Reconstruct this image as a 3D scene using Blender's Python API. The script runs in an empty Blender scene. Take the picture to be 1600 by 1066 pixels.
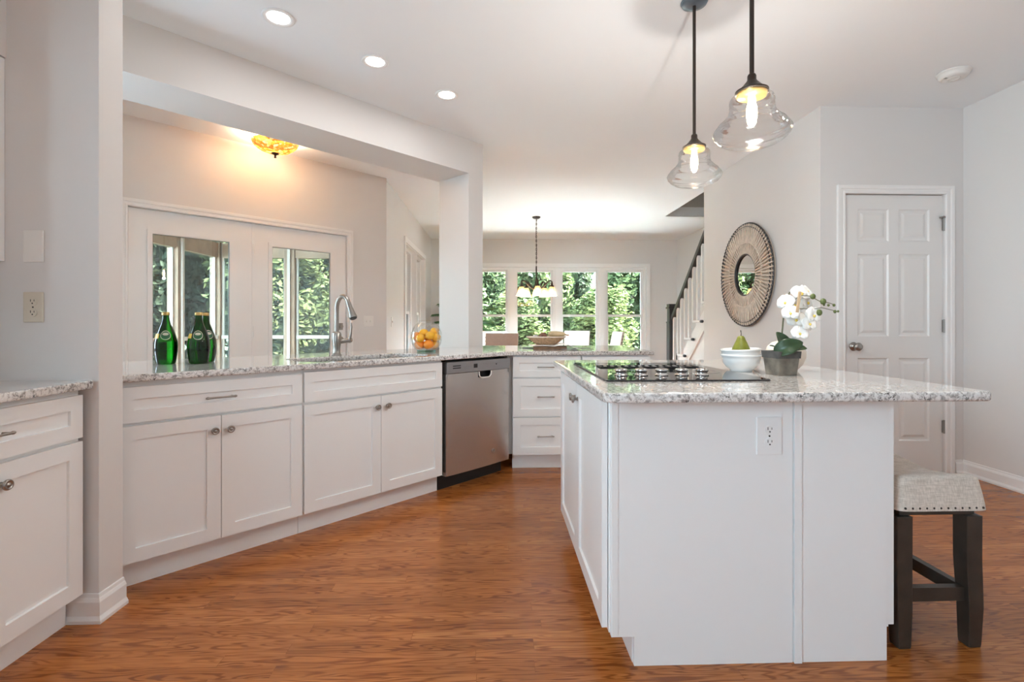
import bpy, bmesh, math, random
from mathutils import Vector, Matrix
random.seed(7)
C = bpy.context.scene.collection
S = bpy.context.scene
PI = math.pi
R2 = math.sqrt(2.0)

# ------------------------------------------------------------------ camera, sky, sun, exposure
cam_data = bpy.data.cameras.new('camera')
cam_data.sensor_width = 36.0
cam_data.lens = 775.0 / 1600.0 * 36.0
cam_data.shift_y = -28.0 / 1600.0
cam_data.clip_start = 0.05
cam = bpy.data.objects.new('camera', cam_data)
cam.location = (0.0, 0.0, 1.13)
cam.rotation_euler = (PI / 2, 0.0, -math.atan(25.0 / 775.0))
C.objects.link(cam)
S.camera = cam

SKY_STRENGTH = 6.5
SUN_STRENGTH = 34.0
w = bpy.data.worlds.new('sky')
S.world = w
w.use_nodes = True
wn = w.node_tree.nodes
bg = wn['Background']
bg.inputs['Color'].default_value = (0.62, 0.85, 1.0, 1)
bg.inputs['Strength'].default_value = SKY_STRENGTH

sun_data = bpy.data.lights.new('sun', 'SUN')
sun_data.energy = SUN_STRENGTH
sun_data.angle = math.radians(2.0)
sun_data.color = (0.94, 0.97, 1.0)
sun = bpy.data.objects.new('sun', sun_data)
sun.rotation_euler = Vector((0.80, -0.28, 0.95)).to_track_quat('Z', 'Y').to_euler()
C.objects.link(sun)

S.view_settings.view_transform = 'Standard'
S.view_settings.look = 'None'
S.view_settings.gamma = 1.0
S.view_settings.exposure = 2.68
S.view_settings.use_curve_mapping = False
cy = S.cycles
cy.use_denoising = True
cy.max_bounces = 14
cy.diffuse_bounces = 8
cy.glossy_bounces = 6
cy.transmission_bounces = 8
cy.transparent_max_bounces = 24
cy.sample_clamp_indirect = 6.0
cy.caustics_refractive = False
cy.caustics_reflective = False


def area(name, loc, aim, sx, sy, energy, color=(1, 1, 1), portal=False):
    d = bpy.data.lights.new(name, 'AREA')
    d.shape = 'RECTANGLE'
    d.size = sx
    d.size_y = sy
    d.energy = energy
    d.color = color
    if portal:
        d.cycles.is_portal = True
    o = bpy.data.objects.new(name, d)
    o.location = loc
    o.rotation_euler = (-Vector(aim)).to_track_quat('Z', 'Y').to_euler()
    C.objects.link(o)
    return o


def point(name, loc, energy, color, radius=0.03, parent=None):
    d = bpy.data.lights.new(name, 'POINT')
    d.energy = energy
    d.color = color
    d.shadow_soft_size = radius
    o = bpy.data.objects.new(name, d)
    o.location = loc
    if parent is not None:
        o.parent = parent
    C.objects.link(o)
    return o


area('added_daylight_left', (-2.26, -1.4, 1.6), (1, 0, 0), 1.2, 1.1, 1, portal=True)  # portal for the unseen left wall opening added to light the kitchen
area('added_daylight_nook', (-3.24, 2.53, 1.45), (1, 0, 0), 0.26, 1.1, 1, portal=True)  # portal for the hidden nook opening, added for extra daylight
# daylight portals in the window openings (they only guide the sky light)
area('daylight_back', (1.17, 9.57, 1.32), (0, -1, 0), 3.5, 1.85, 1, portal=True)
area('daylight_side', (-1.30, 7.70, 1.32), (1, 0, 0), 1.8, 1.85, 1, portal=True)
area('daylight_french', ((1.68 - 4.85) / R2, (1.68 + 4.85) / R2, 1.1), (1, -1, 0), 1.9, 2.0, 1, portal=True)

# ------------------------------------------------------------------ materials
MATS = {}


def mat(name):
    m = bpy.data.materials.new(name)
    m.use_nodes = True
    MATS[name] = m
    return m, m.node_tree.nodes, m.node_tree.links, m.node_tree.nodes['Principled BSDF']


def simple(name, col, rough=0.5, metal=0.0, bump=0.0, bscale=200.0, emit=None, estr=0.0, spec=None, var=0.0, vscale=8.0, coat=0.0):
    m, n, l, p = mat(name)
    p.inputs['Base Color'].default_value = (*col, 1)
    p.inputs['Roughness'].default_value = rough
    p.inputs['Metallic'].default_value = metal
    if spec is not None:
        p.inputs['Specular IOR Level'].default_value = spec
    if coat:
        p.inputs['Coat Weight'].default_value = coat
        p.inputs['Coat Roughness'].default_value = 0.05
    if emit:
        p.inputs['Emission Color'].default_value = (*emit, 1)
        p.inputs['Emission Strength'].default_value = estr
    if bump or var:
        tc = n.new('ShaderNodeTexCoord')
    if bump:
        no = n.new('ShaderNodeTexNoise')
        no.inputs['Scale'].default_value = bscale
        no.inputs['Detail'].default_value = 4
        b = n.new('ShaderNodeBump')
        b.inputs['Strength'].default_value = bump
        b.inputs['Distance'].default_value = 0.002
        l.new(tc.outputs['Object'], no.inputs['Vector'])
        l.new(no.outputs['Fac'], b.inputs['Height'])
        l.new(b.outputs['Normal'], p.inputs['Normal'])
    if var:
        n2 = n.new('ShaderNodeTexNoise')
        n2.inputs['Scale'].default_value = vscale
        n2.inputs['Detail'].default_value = 5
        r = n.new('ShaderNodeValToRGB')
        r.color_ramp.elements[0].position = 0.3
        r.color_ramp.elements[1].position = 0.7
        r.color_ramp.elements[0].color = tuple(max(0, c * (1 - var)) for c in col) + (1,)
        r.color_ramp.elements[1].color = tuple(min(1, c * (1 + var)) for c in col) + (1,)
        l.new(tc.outputs['Object'], n2.inputs['Vector'])
        l.new(n2.outputs['Fac'], r.inputs['Fac'])
        l.new(r.outputs['Color'], p.inputs['Base Color'])
    return m


def ramp(n, stops):
    r = n.new('ShaderNodeValToRGB')
    e = r.color_ramp.elements
    while len(e) < len(stops):
        e.new(0.5)
    for i, (pos, col) in enumerate(stops):
        e[i].position = pos
        e[i].color = (*col, 1) if len(col) == 3 else col
    return r


def thin_glass(name, col=(1, 1, 1), ior=1.45, rough=0.0, edge=None, swirl=0.0, refl=1.0):
    m, n, l, p = mat(name)
    n.remove(p)
    out = n['Material Output']
    t = n.new('ShaderNodeBsdfTransparent')
    t.inputs['Color'].default_value = (*col, 1)
    g = n.new('ShaderNodeBsdfGlossy')
    g.inputs['Roughness'].default_value = rough
    fr = n.new('ShaderNodeFresnel')
    fr.inputs['IOR'].default_value = ior
    mx = n.new('ShaderNodeMixShader')
    if edge:
        lw = n.new('ShaderNodeLayerWeight')
        lw.inputs['Blend'].default_value = 0.25
        cr = ramp(n, [(0.35, col), (0.95, edge)])
        l.new(lw.outputs['Facing'], cr.inputs['Fac'])
        l.new(cr.outputs['Color'], t.inputs['Color'])
    if swirl:
        tc = n.new('ShaderNodeTexCoord')
        wv = n.new('ShaderNodeTexWave')
        wv.bands_direction = 'Z'
        wv.inputs['Scale'].default_value = 9.0
        wv.inputs['Distortion'].default_value = 3.0
        wv.inputs['Detail'].default_value = 1.0
        wv.inputs['Detail Scale'].default_value = 0.6
        b = n.new('ShaderNodeBump')
        b.inputs['Strength'].default_value = swirl
        b.inputs['Distance'].default_value = 0.01
        l.new(tc.outputs['Object'], wv.inputs['Vector'])
        l.new(wv.outputs['Fac'], b.inputs['Height'])
        l.new(b.outputs['Normal'], g.inputs['Normal'])
        l.new(b.outputs['Normal'], fr.inputs['Normal'])
        if edge:
            l.new(b.outputs['Normal'], lw.inputs['Normal'])
    fm_ = n.new('ShaderNodeMath'); fm_.operation = 'MULTIPLY'; fm_.inputs[1].default_value = refl
    l.new(fr.outputs['Fac'], fm_.inputs[0])
    l.new(fm_.outputs[0], mx.inputs['Fac'])
    l.new(t.outputs['BSDF'], mx.inputs[1])
    l.new(g.outputs['BSDF'], mx.inputs[2])
    l.new(mx.outputs['Shader'], out.inputs['Surface'])
    return m


M_wall = simple('wall_paint', (0.72, 0.703, 0.69), 0.55, bump=0.12, bscale=350)
M_ceil = simple('ceiling_paint', (0.855, 0.88, 0.90), 0.7, bump=0.1, bscale=250)
M_trim = simple('trim_paint', (0.84, 0.835, 0.83), 0.35)
M_cab = simple('cabinet_paint', (0.85, 0.857, 0.857), 0.34, bump=0.03, bscale=90)
M_nickel = simple('brushed_nickel', (0.36, 0.335, 0.31), 0.30, 1.0)
M_bronze = simple('dark_bronze', (0.055, 0.042, 0.035), 0.42, 0.8)
M_black = simple('black_plastic', (0.012, 0.012, 0.013), 0.35)
M_dark = simple('dark_gap', (0.03, 0.028, 0.026), 0.6)
M_plate = simple('switch_plate_plastic', (0.80, 0.785, 0.76), 0.4)
M_almond = simple('almond_plastic', (0.66, 0.60, 0.50), 0.4)
M_white = simple('white_ceramic', (0.84, 0.83, 0.81), 0.12, coat=0.4)
M_glass_pane = thin_glass('window_glass', (0.93, 0.96, 0.95), 1.45)
M_pend = thin_glass('pendant_glass', (0.985, 0.985, 0.985), 1.27, edge=(0.88, 0.885, 0.89), swirl=0.5, refl=0.65)
M_jar = thin_glass('jar_glass', (0.985, 0.99, 0.99), 1.4, edge=(0.82, 0.88, 0.87), refl=0.5)
M_jarfoot = thin_glass('jar_foot_glass', (0.62, 0.84, 0.79), 1.45, refl=0.6)
M_bottle = thin_glass('green_glass', (0.05, 0.45, 0.06), 1.5, edge=(0.005, 0.15, 0.012))
M_gold = simple('gold_cap', (0.62, 0.42, 0.16), 0.35, 0.9)
M_lab_green = simple('label_green', (0.012, 0.10, 0.035), 0.4)
M_lab_white = simple('label_cream', (0.62, 0.60, 0.48), 0.4)
M_lab_yellow = simple('label_yellow', (0.75, 0.45, 0.04), 0.4)
M_orange = simple('orange_peel', (0.80, 0.25, 0.010), 0.42, bump=0.4, bscale=160, var=0.08)
M_lemon = simple('lemon_peel', (0.80, 0.41, 0.015), 0.42, bump=0.35, bscale=160, var=0.08)
M_can = simple('downlight_lens', (1, 1, 1), 0.5, emit=(1, 0.97, 0.92), estr=2.5)
M_bulb = simple('filament_bulb', (1, 0.9, 0.7), 0.3, emit=(1.0, 0.80, 0.50), estr=10)
M_mirror = simple('mirror_glass', (0.92, 0.92, 0.92), 0.0, 1.0)
M_cord = simple('natural_cord', (0.70, 0.60, 0.50), 0.85, bump=0.5, bscale=400, var=0.12, vscale=30)
M_legs = simple('espresso_wood', (0.040, 0.030, 0.023), 0.42, bump=0.15, bscale=120, var=0.3, vscale=14)
M_iron = simple('stair_dark_stain', (0.045, 0.046, 0.05), 0.38)
M_pear = simple('pear_skin', (0.17, 0.18, 0.016), 0.4, bump=0.1, bscale=150, var=0.22, vscale=40)
M_leaf = simple('orchid_leaf', (0.025, 0.055, 0.020), 0.35, var=0.2, vscale=20)
M_bud = simple('orchid_bud', (0.10, 0.13, 0.035), 0.5)
M_stem = simple('orchid_stem', (0.11, 0.11, 0.06), 0.6)
M_stake = simple('wood_stake', (0.50, 0.36, 0.22), 0.7, var=0.15, vscale=30)
M_petal = simple('white_petal', (0.88, 0.87, 0.84), 0.6)
M_lip = simple('petal_centre', (0.80, 0.62, 0.12), 0.5)
M_pot = simple('aged_pot', (0.17, 0.145, 0.115), 0.9, bump=0.8, bscale=60, var=0.45, vscale=18)
M_potrim = simple('aged_pot_rim', (0.085, 0.078, 0.072), 0.9, bump=0.8, bscale=60, var=0.35, vscale=18)
M_vase = simple('cream_vase', (0.80, 0.72, 0.62), 0.35)
M_page = simple('paper_page', (0.82, 0.80, 0.77), 0.6)
M_print = simple('printed_ink', (0.18, 0.18, 0.20), 0.6)
M_board = simple('board_wood', (0.34, 0.185, 0.10), 0.5, var=0.25, vscale=25)
M_ball = simple('woven_ball', (0.20, 0.10, 0.07), 0.85, bump=1.0, bscale=60, var=0.5, vscale=60)
M_greyball = simple('pale_ball', (0.62, 0.58, 0.58), 0.85, bump=1.0, bscale=60, var=0.2, vscale=60)
M_gourd = simple('gourd_skin', (0.58, 0.44, 0.26), 0.6, var=0.2, vscale=18)
M_wicker = simple('wicker', (0.50, 0.33, 0.20), 0.8, bump=0.8, bscale=160, var=0.35, vscale=60)
M_soil = simple('potting_soil', (0.05, 0.04, 0.03), 0.95, bump=1.0, bscale=120)
M_frond = simple('palm_leaf', (0.05, 0.12, 0.04), 0.5, var=0.3, vscale=10)
M_basketpot = simple('plant_basket', (0.45, 0.36, 0.27), 0.8, bump=0.6, bscale=120)
M_porch = simple('weathered_porch_wood', (0.27, 0.19, 0.13), 0.8, var=0.2, vscale=6)
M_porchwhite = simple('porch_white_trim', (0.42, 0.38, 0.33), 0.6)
M_patio = simple('bounce_patio_stone', (0.66, 0.65, 0.63), 0.9, var=0.06, vscale=3)
M_lawn = simple('lawn_grass', (0.03, 0.05, 0.012), 0.95, var=0.35, vscale=4)
M_hill = simple('wooded_hill', (0.034, 0.050, 0.036), 1.0, var=0.4, vscale=0.5, bump=1.0, bscale=2)
M_bark = simple('tree_bark', (0.055, 0.045, 0.035), 0.9, bump=1.0, bscale=20)
M_dim = simple('stairwell_shade_tone', (0.50, 0.48, 0.46), 0.6)  # darker grey carries the dimness of the barely lit stairwell
M_chairback = simple('chair_welt', (0.30, 0.24, 0.19), 0.8)
M_cooktop = simple('black_glass_ceramic', (0.008, 0.008, 0.010), 0.025, spec=0.9)
M_ventmetal = simple('vent_slats', (0.30, 0.30, 0.30), 0.35, 0.9)
M_knobsteel = simple('knob_steel', (0.60, 0.58, 0.56), 0.22, 1.0)
M_dwpanel = simple('control_panel_steel', (0.36, 0.36, 0.37), 0.35, 0.9)
M_pendcanopy = simple('canopy_grey', (0.17, 0.22, 0.27), 0.3, 0.7)
M_hinge = simple('hinge_nickel', (0.33, 0.31, 0.29), 0.4, 0.9)
M_door = simple('door_paint', (0.78, 0.775, 0.765), 0.35)
M_seal = simple('glass_reveal', (0.30, 0.29, 0.28), 0.6)


def make_floor_mat():
    m, n, l, p = mat('oak_strip_floor')
    geo = n.new('ShaderNodeNewGeometry')
    br = n.new('ShaderNodeTexBrick')
    br.offset = 0.0
    br.offset_frequency = 2
    br.inputs['Color1'].default_value = (0, 0, 0, 1)
    br.inputs['Color2'].default_value = (1, 1, 1, 1)
    br.inputs['Mortar'].default_value = (0.5, 0.5, 0.5, 1)
    br.inputs['Scale'].default_value = 1.0
    br.inputs['Mortar Size'].default_value = 0.0007
    br.inputs['Mortar Smooth'].default_value = 0.6
    br.inputs['Brick Width'].default_value = 0.85
    br.inputs['Row Height'].default_value = 0.0572
    sep = n.new('ShaderNodeSeparateXYZ')
    l.new(geo.outputs['Position'], sep.inputs[0])
    dv = n.new('ShaderNodeMath'); dv.operation = 'DIVIDE'; dv.inputs[1].default_value = 0.0572
    l.new(sep.outputs['Y'], dv.inputs[0])
    fl = n.new('ShaderNodeMath'); fl.operation = 'FLOOR'
    l.new(dv.outputs[0], fl.inputs[0])
    wn_ = n.new('ShaderNodeTexWhiteNoise'); wn_.noise_dimensions = '1D'
    l.new(fl.outputs[0], wn_.inputs['W'])
    sh = n.new('ShaderNodeMath'); sh.operation = 'MULTIPLY_ADD'; sh.inputs[1].default_value = 3.7
    l.new(wn_.outputs['Value'], sh.inputs[0]); l.new(sep.outputs['X'], sh.inputs[2])
    cb0 = n.new('ShaderNodeCombineXYZ')
    l.new(sh.outputs[0], cb0.inputs['X']); l.new(sep.outputs['Y'], cb0.inputs['Y'])
    l.new(cb0.outputs[0], br.inputs['Vector'])
    # per-board offset for the grain
    off = n.new('ShaderNodeMath'); off.operation = 'MULTIPLY'; off.inputs[1].default_value = 53.0
    l.new(br.outputs['Color'], off.inputs[0])
    comb = n.new('ShaderNodeCombineXYZ')
    l.new(off.outputs[0], comb.inputs['X']); l.new(off.outputs[0], comb.inputs['Z'])
    add = n.new('ShaderNodeVectorMath'); add.operation = 'ADD'
    l.new(geo.outputs['Position'], add.inputs[0]); l.new(comb.outputs[0], add.inputs[1])

    def stretched(sx, sy, scale, detail, dist=0.0):
        mp = n.new('ShaderNodeMapping')
        mp.inputs['Scale'].default_value = (sx, sy, 1)
        l.new(add.outputs[0], mp.inputs['Vector'])
        no = n.new('ShaderNodeTexNoise')
        no.inputs['Scale'].default_value = scale
        no.inputs['Detail'].default_value = detail
        no.inputs['Distortion'].default_value = dist
        l.new(mp.outputs[0], no.inputs['Vector'])
        return no
    big = stretched(1.3, 13.0, 1.2, 2.5, 0.35)
    mul = n.new('ShaderNodeMath'); mul.operation = 'MULTIPLY'; mul.inputs[1].default_value = 20.0
    l.new(big.outputs['Fac'], mul.inputs[0])
    sn = n.new('ShaderNodeMath'); sn.operation = 'SINE'
    mul2 = n.new('ShaderNodeMath'); mul2.operation = 'MULTIPLY'; mul2.inputs[1].default_value = 4.6
    l.new(mul.outputs[0], mul2.inputs[0]); l.new(mul2.outputs[0], sn.inputs[0])
    rings = n.new('ShaderNodeMapRange')
    rings.inputs['From Min'].default_value = 0.0; rings.inputs['From Max'].default_value = 1.0
    l.new(sn.outputs[0], rings.inputs['Value'])
    fine = stretched(4.0, 120.0, 1.6, 4.0)
    fr = n.new('ShaderNodeMapRange')
    fr.inputs['From Min'].default_value = 0.47; fr.inputs['From Max'].default_value = 0.66
    l.new(fine.outputs['Fac'], fr.inputs['Value'])
    patch = stretched(1.4, 9.0, 2.0, 3.0)
    pr = n.new('ShaderNodeMapRange')
    pr.inputs['From Min'].default_value = 0.25; pr.inputs['From Max'].default_value = 0.6
    l.new(patch.outputs['Fac'], pr.inputs['Value'])
    # combine
    g1 = n.new('ShaderNodeMath'); g1.operation = 'MULTIPLY'
    l.new(rings.outputs[0], g1.inputs[0]); l.new(pr.outputs[0], g1.inputs[1])
    g2 = n.new('ShaderNodeMath'); g2.operation = 'MULTIPLY_ADD'; g2.inputs[1].default_value = 0.50
    l.new(fr.outputs[0], g2.inputs[0]); l.new(g1.outputs[0], g2.inputs[2])
    base = ramp(n, [(0.0, (0.360, 0.118, 0.024)), (0.35, (0.430, 0.142, 0.030)), (0.7, (0.480, 0.165, 0.036)), (1.0, (0.53, 0.195, 0.045))])
    l.new(br.outputs['Color'], base.inputs['Fac'])
    mix = n.new('ShaderNodeMix'); mix.data_type = 'RGBA'; mix.blend_type = 'MULTIPLY'
    mix.inputs['B'].default_value = (0.46, 0.34, 0.26, 1)
    cl = n.new('ShaderNodeMath'); cl.operation = 'MINIMUM'; cl.inputs[1].default_value = 0.9
    l.new(g2.outputs[0], cl.inputs[0])
    l.new(cl.outputs[0], mix.inputs['Factor'])
    l.new(base.outputs['Color'], mix.inputs['A'])
    mm = n.new('ShaderNodeMix'); mm.data_type = 'RGBA'; mm.blend_type = 'MULTIPLY'
    mm.inputs['B'].default_value = (0.55, 0.45, 0.4, 1)
    l.new(br.outputs['Fac'], mm.inputs['Factor'])
    l.new(mix.outputs['Result'], mm.inputs['A'])
    l.new(mm.outputs['Result'], p.inputs['Base Color'])
    p.inputs['Roughness'].default_value = 0.26
    p.inputs['Specular IOR Level'].default_value = 0.48
    b = n.new('ShaderNodeBump'); b.inputs['Strength'].default_value = 0.12; b.inputs['Distance'].default_value = 0.001
    l.new(fine.outputs['Fac'], b.inputs['Height'])
    l.new(b.outputs['Normal'], p.inputs['Normal'])
    return m


def make_granite():
    m, n, l, p = mat('speckled_granite')
    tc = n.new('ShaderNodeTexCoord')

    def noise(scale, detail, dist=0.0, rough=0.6):
        no = n.new('ShaderNodeTexNoise')
        no.inputs['Scale'].default_value = scale
        no.inputs['Detail'].default_value = detail
        no.inputs['Distortion'].default_value = dist
        no.inputs['Roughness'].default_value = rough
        l.new(tc.outputs['Object'], no.inputs['Vector'])
        return no
    a = noise(75, 6, 0.5)
    ra = ramp(n, [(0.36, (0.30, 0.28, 0.27)), (0.45, (0.56, 0.53, 0.51)), (0.53, (0.78, 0.76, 0.74)), (0.75, (0.86, 0.85, 0.84))])
    l.new(a.outputs['Fac'], ra.inputs['Fac'])
    b = noise(120, 4, 0.8, 0.65)
    rb = ramp(n, [(0.545, (0, 0, 0)), (0.60, (1, 1, 1))])
    l.new(b.outputs['Fac'], rb.inputs['Fac'])
    big = noise(16, 3)
    rbig = ramp(n, [(0.42, (0.1, 0.1, 0.1)), (0.62, (1, 1, 1))])
    l.new(big.outputs['Fac'], rbig.inputs['Fac'])
    f = n.new('ShaderNodeMath'); f.operation = 'MULTIPLY'
    l.new(rb.outputs['Color'], f.inputs[0]); l.new(rbig.outputs['Color'], f.inputs[1])
    m1 = n.new('ShaderNodeMix'); m1.data_type = 'RGBA'
    m1.inputs['B'].default_value = (0.05, 0.042, 0.038, 1)
    l.new(f.outputs[0], m1.inputs['Factor']); l.new(ra.outputs['Color'], m1.inputs['A'])
    c2 = noise(60, 4, 0.6)
    rc = ramp(n, [(0.66, (0, 0, 0)), (0.72, (0.75, 0.75, 0.75))])
    l.new(c2.outputs['Fac'], rc.inputs['Fac'])
    m2 = n.new('ShaderNodeMix'); m2.data_type = 'RGBA'
    m2.inputs['B'].default_value = (0.30, 0.22, 0.18, 1)
    l.new(rc.outputs['Color'], m2.inputs['Factor']); l.new(m1.outputs['Result'], m2.inputs['A'])
    l.new(m2.outputs['Result'], p.inputs['Base Color'])
    p.inputs['Roughness'].default_value = 0.09
    p.inputs['Coat Weight'].default_value = 0.5
    p.inputs['Coat Roughness'].default_value = 0.03
    return m


def make_steel():
    m, n, l, p = mat('brushed_stainless')
    tc = n.new('ShaderNodeTexCoord')
    mp = n.new('ShaderNodeMapping'); mp.inputs['Scale'].default_value = (2, 2, 420)
    no = n.new('ShaderNodeTexNoise'); no.inputs['Scale'].default_value = 1.0; no.inputs['Detail'].default_value = 3
    l.new(tc.outputs['Object'], mp.inputs['Vector']); l.new(mp.outputs[0], no.inputs['Vector'])
    b = n.new('ShaderNodeBump'); b.inputs['Strength'].default_value = 0.05; b.inputs['Distance'].default_value = 0.0006
    l.new(no.outputs['Fac'], b.inputs['Height']); l.new(b.outputs['Normal'], p.inputs['Normal'])
    p.inputs['Base Color'].default_value = (0.60, 0.585, 0.57, 1)
    p.inputs['Metallic'].default_value = 1.0
    p.inputs['Roughness'].default_value = 0.24
    return m


def make_linen(name, ca, cb, scale=900):
    m, n, l, p = mat(name)
    tc = n.new('ShaderNodeTexCoord')
    outs = []
    for sc in ((260, 260, 30), (30, 30, 300)):
        mp = n.new('ShaderNodeMapping'); mp.inputs['Scale'].default_value = sc
        no = n.new('ShaderNodeTexNoise'); no.inputs['Scale'].default_value = 1.0; no.inputs['Detail'].default_value = 2
        l.new(tc.outputs['Object'], mp.inputs['Vector']); l.new(mp.outputs[0], no.inputs['Vector'])
        outs.append(no)
    ad = n.new('ShaderNodeMath'); ad.operation = 'ADD'
    l.new(outs[0].outputs['Fac'], ad.inputs[0]); l.new(outs[1].outputs['Fac'], ad.inputs[1])
    hf = n.new('ShaderNodeMath'); hf.operation = 'MULTIPLY'; hf.inputs[1].default_value = 0.5
    l.new(ad.outputs[0], hf.inputs[0])
    r = ramp(n, [(0.35, ca), (0.65, cb)])
    l.new(hf.outputs[0], r.inputs['Fac']); l.new(r.outputs['Color'], p.inputs['Base Color'])
    b = n.new('ShaderNodeBump'); b.inputs['Strength'].default_value = 0.35; b.inputs['Distance'].default_value = 0.001
    l.new(hf.outputs[0], b.inputs['Height']); l.new(b.outputs['Normal'], p.inputs['Normal'])
    p.inputs['Roughness'].default_value = 0.9
    p.inputs['Sheen Weight'].default_value = 0.2
    return m


def make_mosaic(name, strength):
    m, n, l, p = mat(name)
    tc = n.new('ShaderNodeTexCoord')
    v = n.new('ShaderNodeTexVoronoi'); v.inputs['Scale'].default_value = 42
    l.new(tc.outputs['Object'], v.inputs['Vector'])
    sep = n.new('ShaderNodeSeparateColor'); l.new(v.outputs['Color'], sep.inputs['Color'])
    r = ramp(n, [(0.0, (0.50, 0.16, 0.012)), (0.4, (0.85, 0.36, 0.05)), (0.7, (0.95, 0.55, 0.15)), (1.0, (1.0, 0.80, 0.45))])
    l.new(sep.outputs['Red'], r.inputs['Fac'])
    ve = n.new('ShaderNodeTexVoronoi'); ve.feature = 'DISTANCE_TO_EDGE'; ve.inputs['Scale'].default_value = 42
    l.new(tc.outputs['Object'], ve.inputs['Vector'])
    er = ramp(n, [(0.02, (0.45, 0.45, 0.45)), (0.08, (1, 1, 1))])
    l.new(ve.outputs['Distance'], er.inputs['Fac'])
    mx = n.new('ShaderNodeMix'); mx.data_type = 'RGBA'; mx.blend_type = 'MULTIPLY'; mx.inputs['Factor'].default_value = 1
    l.new(r.outputs['Color'], mx.inputs['A']); l.new(er.outputs['Color'], mx.inputs['B'])
    l.new(mx.outputs['Result'], p.inputs['Base Color'])
    l.new(mx.outputs['Result'], p.inputs['Emission Color'])
    p.inputs['Emission Strength'].default_value = strength
    p.inputs['Roughness'].default_value = 0.25
    tr = n.new('ShaderNodeBsdfTransparent')
    l.new(mx.outputs['Result'], tr.inputs['Color'])
    ms = n.new('ShaderNodeMixShader')
    ms.inputs['Fac'].default_value = 0.38
    l.new(p.outputs['BSDF'], ms.inputs[1])
    l.new(tr.outputs['BSDF'], ms.inputs[2])
    l.new(ms.outputs['Shader'], n['Material Output'].inputs['Surface'])
    return m


def make_foliage(name, cols):
    m, n, l, p = mat(name)
    oi = n.new('ShaderNodeObjectInfo')
    tc = n.new('ShaderNodeTexCoord')
    no = n.new('ShaderNodeTexNoise'); no.inputs['Scale'].default_value = 0.9; no.inputs['Detail'].default_value = 5
    l.new(tc.outputs['Object'], no.inputs['Vector'])
    ad = n.new('ShaderNodeMath'); ad.operation = 'MULTIPLY_ADD'; ad.inputs[1].default_value = 0.35
    l.new(oi.outputs['Random'], ad.inputs[0]); l.new(no.outputs['Fac'], ad.inputs[2])
    r = ramp(n, [(0.35, cols[0]), (0.62, cols[1]), (0.9, cols[2])])
    l.new(ad.outputs[0], r.inputs['Fac'])
    out = n['Material Output']
    tr = n.new('ShaderNodeBsdfTranslucent')
    mx = n.new('ShaderNodeMixShader'); mx.inputs['Fac'].default_value = 0.35
    l.new(r.outputs['Color'], p.inputs['Base Color']); l.new(r.outputs['Color'], tr.inputs['Color'])
    p.inputs['Roughness'].default_value = 0.7
    p.inputs['Specular IOR Level'].default_value = 0.12
    l.new(p.outputs['BSDF'], mx.inputs[1]); l.new(tr.outputs['BSDF'], mx.inputs[2])
    l.new(mx.outputs['Shader'], out.inputs['Surface'])
    return m


M_floor = make_floor_mat()
M_granite = make_granite()
M_steel = make_steel()
M_linen = make_linen('oatmeal_linen', (0.52, 0.45, 0.38), (0.77, 0.69, 0.61))
M_linen2 = make_linen('beige_chair_linen', (0.52, 0.45, 0.40), (0.64, 0.57, 0.52))
M_mosaic = make_mosaic('amber_mosaic_glass', 0.16)
def make_shade():
    m, n, l, p = mat('warm_frosted_shade')
    p.inputs['Base Color'].default_value = (0.50, 0.29, 0.10, 1)
    p.inputs['Emission Color'].default_value = (1.0, 0.66, 0.30, 1)
    p.inputs['Emission Strength'].default_value = 0.15
    tr = n.new('ShaderNodeBsdfTransparent')
    tr.inputs['Color'].default_value = (1.0, 0.90, 0.76, 1)
    ms = n.new('ShaderNodeMixShader')
    ms.inputs['Fac'].default_value = 0.35
    l.new(p.outputs['BSDF'], ms.inputs[1])
    l.new(tr.outputs['BSDF'], ms.inputs[2])
    l.new(ms.outputs['Shader'], n['Material Output'].inputs['Surface'])
    return m


M_shade = make_shade()
M_foliage = make_foliage('leaf_green', ((0.025, 0.037, 0.020), (0.046, 0.062, 0.025), (0.070, 0.082, 0.028)))
M_pine = make_foliage('pine_green', ((0.019, 0.028, 0.019), (0.034, 0.046, 0.027), (0.050, 0.062, 0.030)))


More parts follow.
